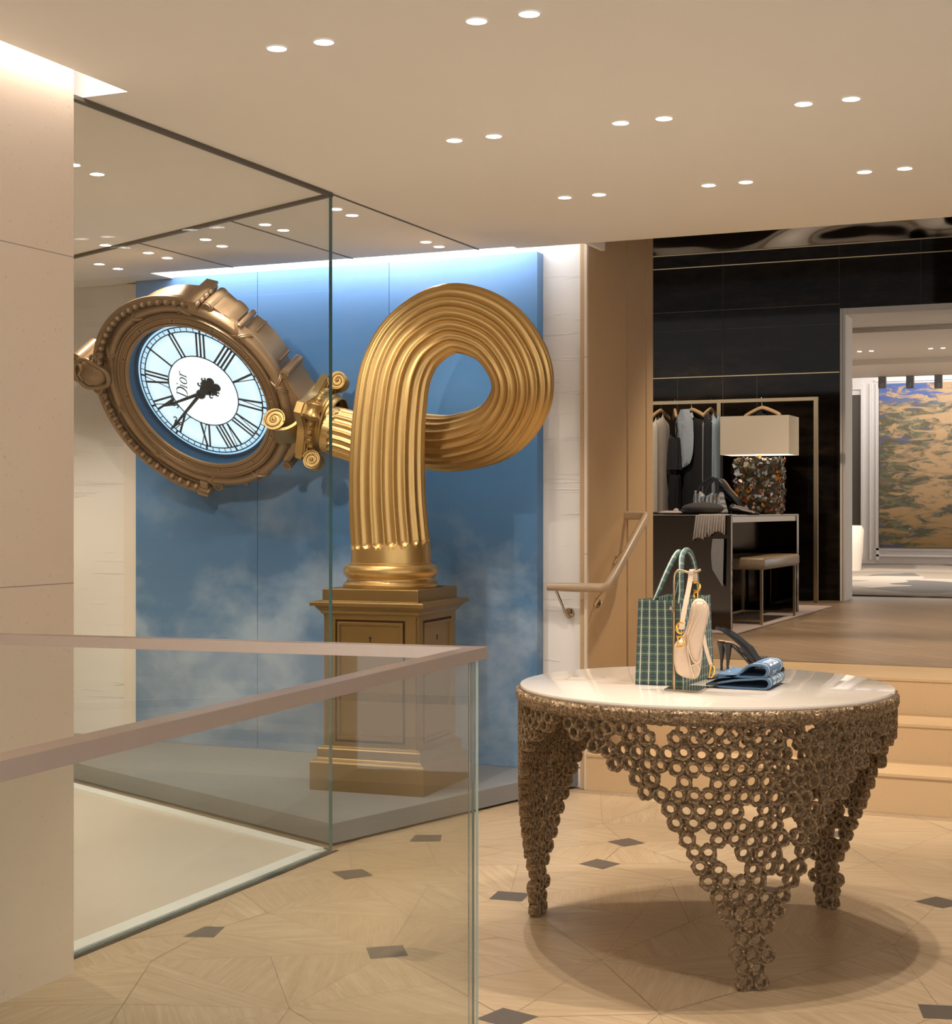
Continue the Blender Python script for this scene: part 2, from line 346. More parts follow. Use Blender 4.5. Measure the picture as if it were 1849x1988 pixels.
# ------------------------------------------------------------------ mesh helpers
OFF = {}
def tag(o, label=None, cat=None, group=None, kind=None):
    if label: o['label'] = label
    if cat: o['category'] = cat
    if group: o['group'] = group
    if kind: o['kind'] = kind
    return o
def empty(name, loc, label=None, cat=None, group=None):
    o = bpy.data.objects.new(name, None); COL.objects.link(o); o.location = loc; o.empty_display_size = .1
    OFF[o.name] = Vector(loc); tag(o, label, cat, group); return o
class MB:
    def __init__(s): s.v = []; s.f = []; s.mi = []; s.uv = []; s.xf = None
    def add(s, vs, fs, mi=0, uvs=None):
        n = len(s.v)
        s.v += [(s.xf @ Vector(v)) if s.xf else Vector(v) for v in vs]
        for k, f in enumerate(fs):
            s.f.append([i + n for i in f]); s.mi.append(mi)
            s.uv.append(uvs[k] if uvs else None)
        return s
    def box(s, a, b, mi=0, bev=0):
        x0, y0, z0 = a; x1, y1, z1 = b
        if bev:
            e = bev; vs = []; 
            for z, k in ((z0, e), (z0 + e, 0), (z1 - e, 0), (z1, e)):
                for (x, y) in ((x0 + k + e*0, y0 + k), (x1 - k, y0 + k), (x1 - k, y1 - k), (x0 + k, y1 - k)): vs.append((x, y, z))
            fs = [(3, 2, 1, 0), (12, 13, 14, 15)]
            for r in range(3):
                for i in range(4): fs.append((r*4+i, r*4+(i+1) % 4, r*4+4+(i+1) % 4, r*4+4+i))
            return s.add(vs, fs, mi)
        vs = [(x0,y0,z0),(x1,y0,z0),(x1,y1,z0),(x0,y1,z0),(x0,y0,z1),(x1,y0,z1),(x1,y1,z1),(x0,y1,z1)]
        return s.add(vs, [(3,2,1,0),(4,5,6,7),(0,1,5,4),(1,2,6,5),(2,3,7,6),(3,0,4,7)], mi)
    def prism(s, poly, z0, z1, mi=0, mside=None, bev=0):     # polygon (ccw) in xy, extruded in z
        n = len(poly); vs = [(x, y, z0) for x, y in poly] + [(x, y, z1) for x, y in poly]
        s.add(vs, [list(range(n))[::-1], list(range(n, 2*n))], mi)
        s.add(vs, [(i, (i+1) % n, n+(i+1) % n, n+i) for i in range(n)], mi if mside is None else mside)
        return s
    def grid(s, rows, closed=True, caps=True, mi=0):
        m = len(rows[0]); vs = [p for r in rows for p in r]; fs = []
        for i in range(len(rows)-1):
            for j in range(m if closed else m-1):
                k = (j+1) % m; fs.append((i*m+j, i*m+k, (i+1)*m+k, (i+1)*m+j))
        if caps and closed:
            fs.append(list(range(m))[::-1]); fs.append([(len(rows)-1)*m+j for j in range(m)])
        return s.add(vs, fs, mi)
    def lathe(s, prof, n=64, mi=0, c=(0, 0, 0), a0=0, a1=2*PI, closed_prof=False):   # prof: (r,z)
        full = abs(a1-a0-2*PI) < 1e-6; k = n if full else n+1; rows = []
        for i in range(k):
            a = a0 + (a1-a0)*i/n
            rows.append([(c[0]+r*math.cos(a), c[1]+r*math.sin(a), c[2]+z) for r, z in prof])
        m = len(prof); vs = [p for r in rows for p in r]; fs = []
        for i in range(n):
            i2 = (i+1) % k
            for j in range(m if closed_prof else m-1):
                j2 = (j+1) % m; fs.append((i*m+j, i2*m+j, i2*m+j2, i*m+j2))
        if not full and closed_prof:
            fs.append(list(range(m))); fs.append([(k-1)*m+j for j in range(m)][::-1])
        return s.add(vs, fs, mi)
    def tube(s, pts, rad, n=10, mi=0, flat=1.0, up=None, caps=True):
        pts = [Vector(p) for p in pts]
        if not hasattr(rad, '__len__'): rad = [rad]*len(pts)
        fr = frames(pts, up); rows = []
        for p, (t, a, b), r in zip(pts, fr, rad):
            rows.append([p + a*(r*math.cos(2*PI*j/n)) + b*(r*flat*math.sin(2*PI*j/n)) for j in range(n)])
        return s.grid(rows, True, caps, mi)
    def ell(s, c, r, n=10, m=6, mi=0, basis=None):
        rows = []
        B = basis or (Vector((1,0,0)), Vector((0,1,0)), Vector((0,0,1))); c = Vector(c)
        for i in range(m+1):
            t = -PI/2 + PI*i/m; t = max(-PI/2+.02, min(PI/2-.02, t))
            rows.append([c + B[0]*(r[0]*math.cos(t)*math.cos(2*PI*j/n)) + B[1]*(r[1]*math.cos(t)*math.sin(2*PI*j/n)) + B[2]*(r[2]*math.sin(t)) for j in range(n)])
        return s.grid(rows, True, True, mi)
    def cyl(s, a, b, r, n=20, mi=0): return s.tube([a, b], r, n, mi)
    def ribbon(s, pts, w, th, side, mi=0):    # flat strip of width w along side direction
        pts = [Vector(p) for p in pts]; rows = []; side = Vector(side).normalized()
        if not hasattr(w, '__len__'): w = [w]*len(pts)
        for i, p in enumerate(pts):
            t = (pts[min(i+1, len(pts)-1)] - pts[max(i-1, 0)]).normalized(); nn = t.cross(side).normalized()
            h = w[i]/2
            rows.append([p - side*h - nn*th/2, p + side*h - nn*th/2, p + side*h + nn*th/2, p - side*h + nn*th/2])
        return s.grid(rows, True, True, mi)
    def build(s, name, mats, parent=None, smooth=False, bevel=0, ang=40, local=False, sub=0):
        off = Vector((0, 0, 0))
        if parent is not None and not local: off = OFF.get(parent.name, Vector((0, 0, 0)))
        elif parent is None and s.v and not local:
            mn = [min(v[i] for v in s.v) for i in range(3)]; mx = [max(v[i] for v in s.v) for i in range(3)]
            off = Vector(((mn[0]+mx[0])/2, (mn[1]+mx[1])/2, mn[2]))
        me = bpy.data.meshes.new(name); me.from_pydata([v - off for v in s.v], [], s.f)
        if not isinstance(mats, (list, tuple)): mats = [mats]
        for m in mats: me.materials.append(M[m])
        me.polygons.foreach_set('material_index', s.mi)
        if any(u is not None for u in s.uv):
            ul = me.uv_layers.new(name='uv')
            for p, u in zip(me.polygons, s.uv):
                if u is not None:
                    for li, q in zip(p.loop_indices, u): ul.data[li].uv = q
        me.validate(); me.update()
        import bmesh
        bm = bmesh.new(); bm.from_mesh(me); bmesh.ops.recalc_face_normals(bm, faces=bm.faces); bm.to_mesh(me); bm.free()
        if smooth:
            me.polygons.foreach_set('use_smooth', [True]*len(me.polygons)); me.set_sharp_from_angle(angle=math.radians(ang))
        o = bpy.data.objects.new(name, me); COL.objects.link(o)
        if parent is not None: o.parent = parent; OFF[o.name] = off
        else: o.location = off; OFF[o.name] = off
        if bevel:
            b = o.modifiers.new('bevel', 'BEVEL'); b.width = bevel; b.segments = 2; b.limit_method = 'ANGLE'; b.harden_normals = False
        if sub:
            b = o.modifiers.new('sub', 'SUBSURF'); b.levels = sub; b.render_levels = sub
        return o
def frames(pts, up=None):
    n = len(pts); T = []
    for i in range(n):
        t = (pts[min(i+1, n-1)] - pts[max(i-1, 0)])
        T.append(t.normalized() if t.length > 1e-9 else Vector((0, 0, 1)))
    a = Vector(up) if up is not None else (Vector((0, 0, 1)) if abs(T[0].z) < .9 else Vector((1, 0, 0)))
    a = (a - T[0]*a.dot(T[0])).normalized(); out = [(T[0], a, T[0].cross(a))]
    for i in range(1, n):
        q = T[i-1].rotation_difference(T[i]); a = q @ a; a = (a - T[i]*a.dot(T[i])).normalized()
        out.append((T[i], a, T[i].cross(a)))
    return out
def spline(pts, n):      # catmull-rom through tuples of any length
    P = [list(p) for p in pts]; P = [[2*a-b for a, b in zip(P[0], P[1])]] + P + [[2*a-b for a, b in zip(P[-1], P[-2])]]
    out = []
    for i in range(1, len(P)-2):
        for k in range(n):
            t = k/n; r = []
            for a, b, c, d in zip(P[i-1], P[i], P[i+1], P[i+2]):
                r.append(.5*((2*b)+(-a+c)*t+(2*a-5*b+4*c-d)*t*t+(-a+3*b-3*c+d)*t**3))
            out.append(r)
    out.append(P[-2]); return out
def copy_tree(o, parent=None):
    c = o.copy(); COL.objects.link(c); c.parent = parent
    for ch in list(o.children): copy_tree(ch, c)
    return c
def struct(name, mb, mats, **k): return tag(mb.build(name, mats, **k), kind='structure')
def spiral(c, e1, e2, r0, turns=2.2, n=40, a0=0, sgn=1, k=.12):
    c = Vector(c); out = []
    for i in range(n+1):
        t = i/n; r = r0*(1-t*(1-k)); a = a0 + sgn*turns*2*PI*t
        out.append(c + e1*(r*math.cos(a)) + e2*(r*math.sin(a)))
    return out

# ================================================================== the room
CEIL = 2.507
# floor: marquetry pieces, every piece an inset face over a dark seam layer, its grain laid in its own direction
random.seed(11)
INL = [(-2.691, 5.616, 20), (-2.665, 4.954, 48), (-2.712, 4.092, 80), (-2.103, 4.123, 38), (-1.942, 5.862, 35), (-1.907, 5.460, 62), (-2.027, 4.884, 52),
       (-1.548, 3.712, 30), (-.692, 5.381, 15), (-.532, 4.209, 60), (-1.26, 5.31, 40), (-1.25, 6.35, 40), (-.35, 6.3, 70), (-2.35, 3.05, 10), (-.9, 3.2, 35), (.3, 5.0, 50), (-2.0, 2.2, 20)]
pts = [(x, y) for x, y, a in INL]
pts += [(-2.097, 3.552), (-2.683, 3.770), (-2.659, 4.369), (-2.145, 6.169), (-1.604, 5.328), (-2.218, 4.507), (-1.50, 4.30), (-1.35, 5.75), (-.75, 4.8), (-1.0, 5.9), (-1.9, 2.9), (-1.2, 3.9), (-2.45, 5.2), (-1.7, 6.5), (-.8, 6.6), (-.1, 5.7), (0, 4.4), (-.3, 3.4), (-1.4, 2.9)]
x0, x1, y0, y1 = -2.92, 2.5, .3, 6.875
pts += [(x0, y0), (x1, y0), (x1, y1), (x0, y1), (x0, 3.2), (x0, 4.6), (x0, 5.4), (x0, 6.3), (x0, 2.0), (-2.4, y1), (-1.8, y1), (-1.0, y1), (0, y1), (1.2, y1), (x1, 5.4), (x1, 3.6), (x1, 2), (-1.8, y0), (-.6, y0), (.8, y0)]
for i in range(16): pts.append((random.uniform(-2.6, 2.2), random.uniform(.6, 3)))
for i in range(10): pts.append((random.uniform(.4, 2.2), random.uniform(3, 6.5)))
cdt = geometry.delaunay_2d_cdt([Vector(p) for p in pts], [], [], 0, 1e-4)
V2, F2 = cdt[0], cdt[2]
fl = MB()
fl.add([(-8, -2, -.002), (4, -2, -.002), (4, 7.0, -.002), (-8, 7.0, -.002)], [(0, 1, 2, 3)], 1)
fl.add([(-8, -2, -.1), (4, -2, -.1), (4, 7.0, -.1), (-8, 7.0, -.1)], [(3, 2, 1, 0)], 1)
def woodpoly(P, gap=.0007):
    c = sum(P, Vector((0, 0))) / len(P); a = random.uniform(0, PI); ox, oy = random.uniform(0, 50), random.uniform(0, 50)
    q = []
    for p in P:
        d = c - p; q.append(p + d.normalized() * min(gap * 2.2, d.length * .5))
    uv = [((p.x*math.cos(a) + p.y*math.sin(a)) + ox, (-p.x*math.sin(a) + p.y*math.cos(a)) + oy) for p in q]
    fl.add([(p.x, p.y, 0) for p in q], [list(range(len(q)))], 0, [uv])
for f in F2:
    P = [Vector(V2[i]) for i in f]
    ar = abs((P[1]-P[0]).cross(P[2]-P[0]))/2
    if ar > .10:      # halve the big triangles along their long side into two boards
        k = max(range(3), key=lambda i: (P[i]-P[(i+1) % 3]).length)
        a, b, c = P[k], P[(k+1) % 3], P[(k+2) % 3]; m = a.lerp(b, .5)
        woodpoly([a, m, c]); woodpoly([m, b, c])
    else: woodpoly(P)
QUADS = [[(-2.721, 5.529), (-2.755, 5.653), (-2.657, 5.696), (-2.61, 5.578)], [(-2.748, 4.952), (-2.671, 5.039), (-2.584, 4.964), (-2.648, 4.868)],
         [(-2.746, 4.02), (-2.751, 4.147), (-2.69, 4.164), (-2.655, 4.05)], [(-2.179, 4.137), (-2.092, 4.206), (-2.026, 4.11), (-2.113, 4.038)],
         [(-2.012, 5.842), (-1.954, 5.941), (-1.866, 5.874), (-1.921, 5.779)], [(-1.98, 5.43), (-1.946, 5.538), (-1.839, 5.496), (-1.871, 5.387)]]
for q in QUADS: fl.add([(x, y, .0006) for x, y in q[::-1]], [(0, 1, 2, 3)], 2)
for x, y, a in INL[6:]:
    a = math.radians(a); h = .062
    q = [(x + h*1.30*math.cos(a+k*PI/2), y + h*1.30*math.sin(a+k*PI/2), .0006) for k in range(4)]
    fl.add(q, [(0, 1, 2, 3)], 2)
struct('floor', fl, ['oak', 'groove', 'inlay'])
inr = MB().prism([(-2.935, 3.5), (-2.935, 5.255), (-7.5, 7.24), (-7.5, 3.5)], .0005, .003)
struct('floor_hall', inr, 'inner_floor')
# ceiling
cl = MB().box((-2.748, -2, CEIL), (4, 6.71, 2.60)).box((-4.75, 3.745, CEIL), (-2.748, 6.66, 2.60)).box((-8, 3.745, CEIL), (-4.75, 6.935, 2.60))
cl.box((-8, 3.0, CEIL), (-3.21, 3.745, 2.60))
struct('ceiling', cl, 'ceiling')
struct('trim_1', MB().box((-4.75, 6.62, 2.80), (-2.42, 6.94, 2.84)).box((-2.42, 6.71, CEIL), (-2.40, 6.94, 2.84)).box((-4.77, 6.66, 2.60), (-4.75, 6.94, 2.84)).box((-4.75, 6.62, 2.6), (-2.42, 6.64, 2.8)), 'white_paint')
struct('trim_2', MB().box((-3.20, -2, 2.80), (-2.70, 3.745, 2.84)).box((-2.748, -2, 2.60), (-2.70, 3.745, 2.80)).box((-3.20, 3.745, 2.60), (-2.70, 3.79, 2.84)), 'white_paint')
struct('trim_3', MB().box((-2.42, 6.72, 2.60), (4, 6.84, 3.9)), 'cream_paint')
# thin reveals in the ceiling
t4 = MB().box((-2.926, 5.25, CEIL-.003), (-2.917, 6.66, CEIL)).box((-3.585, 5.56, CEIL-.003), (-3.577, 6.66, CEIL)).box((-4.26, 5.84, CEIL-.003), (-4.252, 6.66, CEIL))
struct('trim_4', t4, 'dark_line')
BD = Vector((-.9170, .3989)).normalized(); BN = Vector((BD.y, -BD.x))
def along(s, off=0): return (-2.920 + BD.x*s + BN.x*off, 5.258 + BD.y*s + BN.y*off)
ch = MB().box((-2.932, 3.6, CEIL-.012), (-2.908, 5.25, CEIL)); ch.prism([along(0, -.011), along(0, .011), along(4.2, .011), along(4.2, -.011)], CEIL-.012, CEIL)
struct('trim_5', ch, 'dark_line')
fs = MB().box((-2.995, 3.6, .003), (-2.931, 5.20, .010)).prism([along(.03, -.012), along(.03, -.080), along(4.2, -.080), along(4.2, -.012)], .003, .010)
struct('trim_6', fs, 'frosted')
struct('trim_7', MB().box((-2.908, 3.58, .0008), (-2.895, 5.27, .003)), 'black_gap')
# walls
struct('wall_left', MB().box((-3.20, -2, 0), (-2.815, 3.585, 2.80)), 'wall_stone')
struct('wall_back', MB().box((-8, 6.94, 0), (-2.475, 7.05, 2.84)), 'papered')
struct('trim_8', MB().box((-5.09, 6.90, .086), (-4.985, 6.94, 2.50)), 'cream_paint')
struct('baseboard_back', MB().box((-2.60, 6.932, 0), (-2.478, 6.942, .088)).box((-2.60, 6.938, .088), (-2.478, 6.9415, .093), 1), ['white_paint', 'dark_line'])
wm = MB().box((-2.62, 6.95, 0), (-2.50, 7.91, 3.9), 1)
for a, b in ((6.905, 7.468), (7.498, 7.782), (7.800, 7.91)): wm.box((-2.51, a, 0), (-2.47, b, 3.9))
wm.box((-2.483, 6.885, 0), (-2.47, 6.905, 2.84), 2)
struct('wall_stair', wm, ['mdf', 'black_gap', 'wall_stone'])
# stairs and the upper floor
st = MB()
for ya, yb, z in ((6.875, 7.236, .170), (7.236, 7.582, .339), (7.582, 8.17, .507)):
    st.box((-2.47, ya+.002, 0), (3, yb+.004, z-.012)).box((-2.47, ya-.004, z-.012), (3, yb, z))
struct('floor_stairs', st, 'step_stone')
struct('floor_upper', MB().box((-8, 8.17, .4), (3, 14.2, .507)).box((-8, 7.92, .4), (-2.47, 8.17, .507)).box((-8, 14.2, .4), (3, 24, .507)), 'upper')
struct('trim_9', MB().box((-2.47, 8.165, .5), (3, 8.185, .509)), 'pale_brass')
struct('ceiling_upper', MB().box((-8, 6.84, 3.9), (3, 14.2, 4.0)), 'darkstone')
dw = MB().box((-8, 13.86, .507), (-2.622, 14.15, 3.623)).box((-2.622, 13.86, 3.06), (1.2, 14.15, 3.623)).box((1.2, 13.86, .507), (3, 14.15, 3.623))
dw.box((-8, 13.84, 3.63), (3, 14.15, 3.9), 1)
for z, xa, xb, mm in ((3.620, -8, 3, 2), (3.50, -8, 3, 2), (3.098, -8, -2.63, 3), (2.923, -8, -2.63, 3), (2.502, -8, -2.63, 2)): dw.box((xa, 13.855, z), (xb, 13.861, z+.008), mm)
for x, za, zb in ((-3.672, 2.1, 3.62), (-2.63, 3.06, 3.62), (-1.939, 3.06, 3.62), (-4.095, .507, 2.50), (-3.361, .507, 2.50)): dw.box((x, 13.855, za), (x+.003, 13.861, zb), 3)
struct('wall_upper', dw, ['darkstone', 'wavy', 'pale_brass', 'dark_line'])
struct('wall_upper_right_unseen', MB().box((3, 6.84, 0), (3.1, 14.2, 3.9)), 'darkstone')  # unseen, added dark so the glass before the clock mirrors less haze
struct('wall_right_unseen', MB().box((3, 4.2, 0), (3.1, 6.84, 2.6)), 'wall_stone')  # unseen, added to keep the bright world out of the railing reflections
struct('wall_hall_unseen', MB().box((-8.1, 2.9, 0), (-8, 7.05, 2.84)).box((-8, 2.9, 0), (-3.2, 3.0, 2.84)), 'wall_stone')  # unseen, added where the angled pane would otherwise mirror the bright world
struct('wall_upper_left', MB().box((-8.1, 7.9, .507), (-8, 14, 3.9)), 'darkstone')
dj = MB()
dj.box((-2.622, 13.845, .507), (-2.575, 14.17, 3.06)).box((-2.575, 13.845, 3.005), (1.2, 14.17, 3.06)).box((-2.612, 13.835, .507), (-2.60, 13.845, 3.05))
struct('door_1', dj, 'cream_paint')
# gallery beyond the doorway
YB = 23.8
struct('ceiling_gallery', MB().box((-7, 14.17, 3.15), (3, 22.3, 3.22)).box((-7, 16.2, 3.10), (3, 17.3, 3.15)).box((-7, 19.6, 3.08), (3, 20.6, 3.15)).box((-7, 22.3, 3.6), (3, 23.9, 3.65)).box((-7, 22.28, 3.15), (3, 22.32, 3.62)), 'cream_paint')
struct('wall_gallery', MB().box((-4.20, YB, .507), (3, YB+.1, 3.6)).box((-7, YB, 3.02), (-4.20, YB+.1, 3.6)).box((-7, 14.15, .507), (-6.9, YB, 3.6)).box((-7, YB+1, .507), (-4.0, YB+1.1, 3.2), 1), ['white_paint', 'step_stone'])
p = lambda x, y: atY(x, y, YB)
fr = MB(); a, b = p(1675, 757), p(1692, 1085)
for (xa, xb) in ((1673, 1677), (1690, 1693), (1702, 1708)):
    fr.box((p(xa, 900).x, YB-.05, .56), (p(xb, 900).x, YB+.001, p(1700, 745).z))
fr.box((p(1657, 0).x, YB-.05, p(1660, 757).z), (p(1673, 0).x, YB, p(1660, 745).z))
for ya, yb in ((742, 738), (1068, 1064), (1080, 1076)): fr.box((p(1700, 0).x, YB-.05, p(1700, ya).z), (p(1849, 0).x+2.5, YB+.001, p(1700, yb).z))
struct('trim_10', fr, 'white_paint')
struct('door_2', MB().box((p(1650, 0).x, YB+.02, .507), (p(1671, 0).x, YB+.06, p(1660, 757).z)), 'dark_line')
pa = MB().box((p(1709, 0).x, YB-.07, p(1709, 1062).z), (p(1709, 0).x+3.3, YB-.02, p(1709, 746).z))
tag(pa.build('painting', 'painting'), 'large horizontal water-garden painting in gold, green and blue on the far gallery wall', 'painting')
rg = MB(); rg.box((-4.6, 14.62, .507), (2.4, 23.2, .522))
tag(rg.build('gallery_rug', 'rug'), 'cream rug with black and taupe wavy shapes on the gallery floor beyond the doorway', 'rug')
for i, (xx, lab) in enumerate(((1714, 'grey box spotlight above the left corner of the painting'), (1768, 'grey box spotlight above the painting, middle of the three'), (1823, 'grey box spotlight above the painting, nearest the right edge of the photo'))):
    c = atY(xx, 740, 22.25); m = MB().box((c.x-.05, 22.2, c.z-.10), (c.x+.05, 22.28, 3.15)).box((c.x-.02, 22.12, c.z-.085), (c.x+.02, 22.2, c.z-.03))
    tag(m.build('picture_spotlight', 'concrete'), lab, 'spotlight', 'box spotlights above the painting')

# ------------------------------------------------------------------ recessed ceiling lights
def disc(mb, c, r, z0, z1, n=28, mi=0): mb.prism([(c[0]+r*math.cos(2*PI*i/n), c[1]+r*math.sin(2*PI*i/n)) for i in range(n)], z0, z1, mi)
def fixture(x, y, z, energy, col, label, grp, r=.0255, target=None, spot=74, first=[None]):
    e = empty('ceiling_light', (x, y, z), label, 'ceiling light', grp)
    if first[0] is None:
        m = MB(); disc(m, (0, 0), .0255, -.0015, -.0005)
        lens = m.build('light_lens', 'lens', e, local=True)
        t = MB().lathe([(.0255, -.0005), (.0255, -.0035), (.0285, -.0035), (.0295, -.0005)], 28, closed_prof=True)
        ring = t.build('trim_ring', 'ceiling', e, local=True); first[0] = (lens, ring)
    else:
        for o in first[0]:
            c = o.copy(); COL.objects.link(c); c.parent = e
    if energy:
        l = bpy.data.lights.new('spot_lamp', 'SPOT'); l.energy = energy; l.color = col; l.spot_size = math.radians(spot); l.spot_blend = .55; l.shadow_soft_size = .013
        o = bpy.data.objects.new('spot_lamp', l); COL.objects.link(o); o.parent = e; o.location = (0, 0, -.012)
        d = Vector(target) - Vector((x, y, z)) if target else Vector((0, 0, -1))
        o.rotation_euler = d.to_track_quat('-Z', 'Y').to_euler()
    return e
WARM = (1.0, .89, .77)
G1 = 'recessed downlights in the sales floor ceiling'
cols = [(-2.13, 'left'), (-1.99, 'left'), (-1.56, 'middle'), (-1.42, 'middle'), (-.99, 'right'), (-.85, 'right')]
rows = [(3.545, 'front'), (4.66, 'second'), (5.685, 'back')]
for yi, (y, rn) in enumerate(rows):
    for xi, (x, cn) in enumerate(cols):
        if yi == 0 and xi > 3: lab = 'round recessed ceiling light just outside the upper right of the photo'; 
        side = 'left' if xi % 2 == 0 else 'right'
        lab = 'round recessed ceiling light, %s of the %s pair in the %s row' % (side, cn, {'front': 'nearest', 'second': 'middle', 'back': 'farthest'}[rn])
        if yi == 0 and xi > 3: continue
        en = LE[(yi, xi)] if (yi, xi) in LE else 30
        fixture(x, y, CEIL, en*1.15, WARM, lab, G1, target=LT.get((yi, xi)), spot=52 if (yi, xi) in LT else 74)
G2 = 'recessed downlights inside and beside the glass enclosure'
for x, y, en, lab, tg in (
    (-3.051, 5.532, 22, 'small round ceiling light just right of the glass corner, upper of its pair', (-3.3, 6.3, .8)),
    (-3.054, 5.675, 22, 'small round ceiling light just right of the glass corner, lower of its pair', (-3.0, 6.5, .3)),
    (-3.055, 6.375, 0, 'small round ceiling light above the gold loop, upper of its pair', None),
    (-3.053, 6.512, 0, 'small round ceiling light above the gold loop, lower of its pair', None),
    (-3.517, 4.611, 30, 'large bright ceiling light seen through the glass beside the stone wall', (-4.3, 6.3, 1.6)),
    (-3.500, 4.453, 30, 'ceiling light half hidden by the edge of the stone wall', (-3.6, 6.8, 1.0)),
    (-3.489, 5.711, 12, 'ceiling light behind the glass, left of the pair above the blue wall', (-3.5, 6.6, .5)),
    (-3.488, 5.858, 12, 'ceiling light behind the glass, right of the pair above the blue wall', (-3.9, 6.6, .5)),
    (-3.925, 5.920, 10, 'ceiling light behind the glass, left of the pair straight above the clock', (-4.2, 6.7, .5)),
    (-3.955, 6.099, 10, 'ceiling light behind the glass, right of the pair straight above the clock', (-4.4, 6.7, .5)),
    (-4.425, 5.862, 10, 'single ceiling light touching the glass top line at far left', None),
    (-4.374, 6.119, 0, 'ceiling light at far left behind the glass, left of the middle pair', None),
    (-4.380, 6.280, 0, 'ceiling light at far left behind the glass, right of the middle pair', None),
    (-4.795, 6.303, 10, 'ceiling light in the far left corner of the ceiling, left of its pair', None),
    (-4.802, 6.462, 0, 'ceiling light in the far left corner of the ceiling, right of its pair', None)):
    fixture(x, y, CEIL, en*1.3 or 12, (1, .91, .82), lab, G2, target=tg, spot=60 if tg else 90)
G3 = 'recessed downlights in the gallery ceiling'
for x, lab in ((-3.293, 'tiny gallery ceiling light seen at the left edge of the doorway'), (-3.156, 'tiny gallery ceiling light, second from the left edge of the doorway'), (-2.488, 'tiny gallery ceiling light above the painting, third from the left'), (-2.351, 'tiny gallery ceiling light above the painting, rightmost of four')):
    fixture(x, 18.58, 3.149, 150, (1, .90, .78), lab, G3, spot=130)
# unseen spots over the upper store; the last two added to brighten the hall
for x, y, en, tg in ((-1.6, 8.6, 420, (-1.5, 8.2, .5)), (-2.0, 9.6, 260, (-2.0, 9.9, .5)), (-3.0, 11.4, 130, (-3.0, 11.6, .5)), (-3.7, 12.0, 210, (-3.75, 13.4, 1.4)), (-1.9, 12.0, 200, (-1.9, 12.0, .5)), (-2.4, 10.2, 60, (-2.4, 10.6, .5)), (-4.3, 4.4, 150, (-4.4, 4.7, 0)), (-5.6, 5.3, 150, (-5.7, 5.8, .5))):
    l = bpy.data.lights.new('unseen_spot', 'SPOT'); l.energy = en; l.color = (1, .82, .62); l.spot_size = math.radians(64 if x > -4.2 else 110); l.spot_blend = .6; l.shadow_soft_size = .04
    o = bpy.data.objects.new('unseen_spot', l); COL.objects.link(o); zl = 3.88 if y > 7 else 2.48; o.location = (x, y, zl); o.rotation_euler = (Vector(tg) - Vector((x, y, zl))).to_track_quat('-Z', 'Y').to_euler()

# ------------------------------------------------------------------ sky mural, platform, tall glass
sk = MB()
xs = [-4.985, -4.236, -3.486, -2.706]
for a, b in zip(xs, xs[1:]): sk.box((a+.0015, 6.86, .087), (b-.0015, 6.935, 2.512))
sk.box((-4.98, 6.868, .09), (-2.71, 6.93, 2.51), 1)
tag(sk.build('sky_mural_panel', ['sky', 'dark_line']), 'tall blue wall panel painted with sky and clouds behind the gold loop', 'wall panel')
pf = MB().prism([(-2.957, 5.332), (-2.53, 6.935), (-6.68, 6.935)], .010, .086)
pf.prism([(-2.985, 5.40), (-2.56, 6.93), (-6.5, 6.93)], .0, .010, 1)
tag(pf.build('display_platform', ['concrete', 'black_gap'], bevel=.002), 'low grey concrete platform under the gold column', 'platform')
g = MB(); x0, x1, y0, y1 = -2.926, -2.914, 3.60, 5.252
g.add([(x0,y0,.004),(x1,y0,.004),(x1,y1,.004),(x0,y1,.004),(x0,y0,CEIL-.002),(x1,y0,CEIL-.002),(x1,y1,CEIL-.002),(x0,y1,CEIL-.002)], [(1,2,6,5),(3,0,4,7)], 0)
g.add([(x0,y0,.004),(x1,y0,.004),(x1,y1,.004),(x0,y1,.004),(x0,y0,CEIL-.002),(x1,y0,CEIL-.002),(x1,y1,CEIL-.002),(x0,y1,CEIL-.002)], [(3,2,1,0),(4,5,6,7),(0,1,5,4),(2,3,7,6)], 1)
tag(g.build('glass_partition', ['glass', 'glass_edge']), 'full-height clear glass pane running from the stone wall to the glass corner', 'glass partition')
g = MB(); q = [along(.001, .0065), along(4.1, .0065), along(4.1, -.0065), along(.001, -.0065)]
vs = [(x, y, .004) for x, y in q] + [(x, y, CEIL-.002) for x, y in q]
g.add(vs, [(0, 1, 5, 4), (2, 3, 7, 6)], 0); g.add(vs, [(3, 2, 1, 0), (4, 5, 6, 7), (1, 2, 6, 5), (3, 0, 4, 7)], 1)
tag(g.build('glass_partition', ['glass', 'glass_edge']), 'full-height clear glass pane in front of the clock, running back from the glass corner', 'glass partition')

# ------------------------------------------------------------------ glass railing in front
RC = Vector((-1.196, 2.716)); RN = Vector((-1.075, .45)); RL = Vector((-2.814, 2.55))
rl = empty('glass_railing', (RC.x, RC.y, 0), 'glass balustrade with brushed metal handrail turning a corner in the foreground', 'railing')
def railbar(a, b, w, z0, z1):
    d = (b-a).normalized(); n = Vector((-d.y, d.x)) * w/2
    return [(a+n), (a-n), (b-n), (b+n)]
def mitre(a, c, b, w):
    d1 = (c-a).normalized(); d2 = (b-c).normalized(); n1 = Vector((-d1.y, d1.x)); n2 = Vector((-d2.y, d2.x))
    m = (n1+n2).normalized(); m = m * (w/2/ m.dot(n1)); return c+m, c-m
W_ = .036
m1, m2 = mitre(RL, RC, RN, W_)
d = (RC-RL).normalized(); n = Vector((-d.y, d.x))*W_/2
pz = lambda P: [(p.x, p.y) for p in P]
h1 = MB().prism(pz([RL+n, m1, m2, RL-n])[::-1], 1.019, 1.041); h1.build('handrail', 'rail_metal', rl, bevel=.003)
d = (RN-RC).normalized(); n = Vector((-d.y, d.x))*W_/2
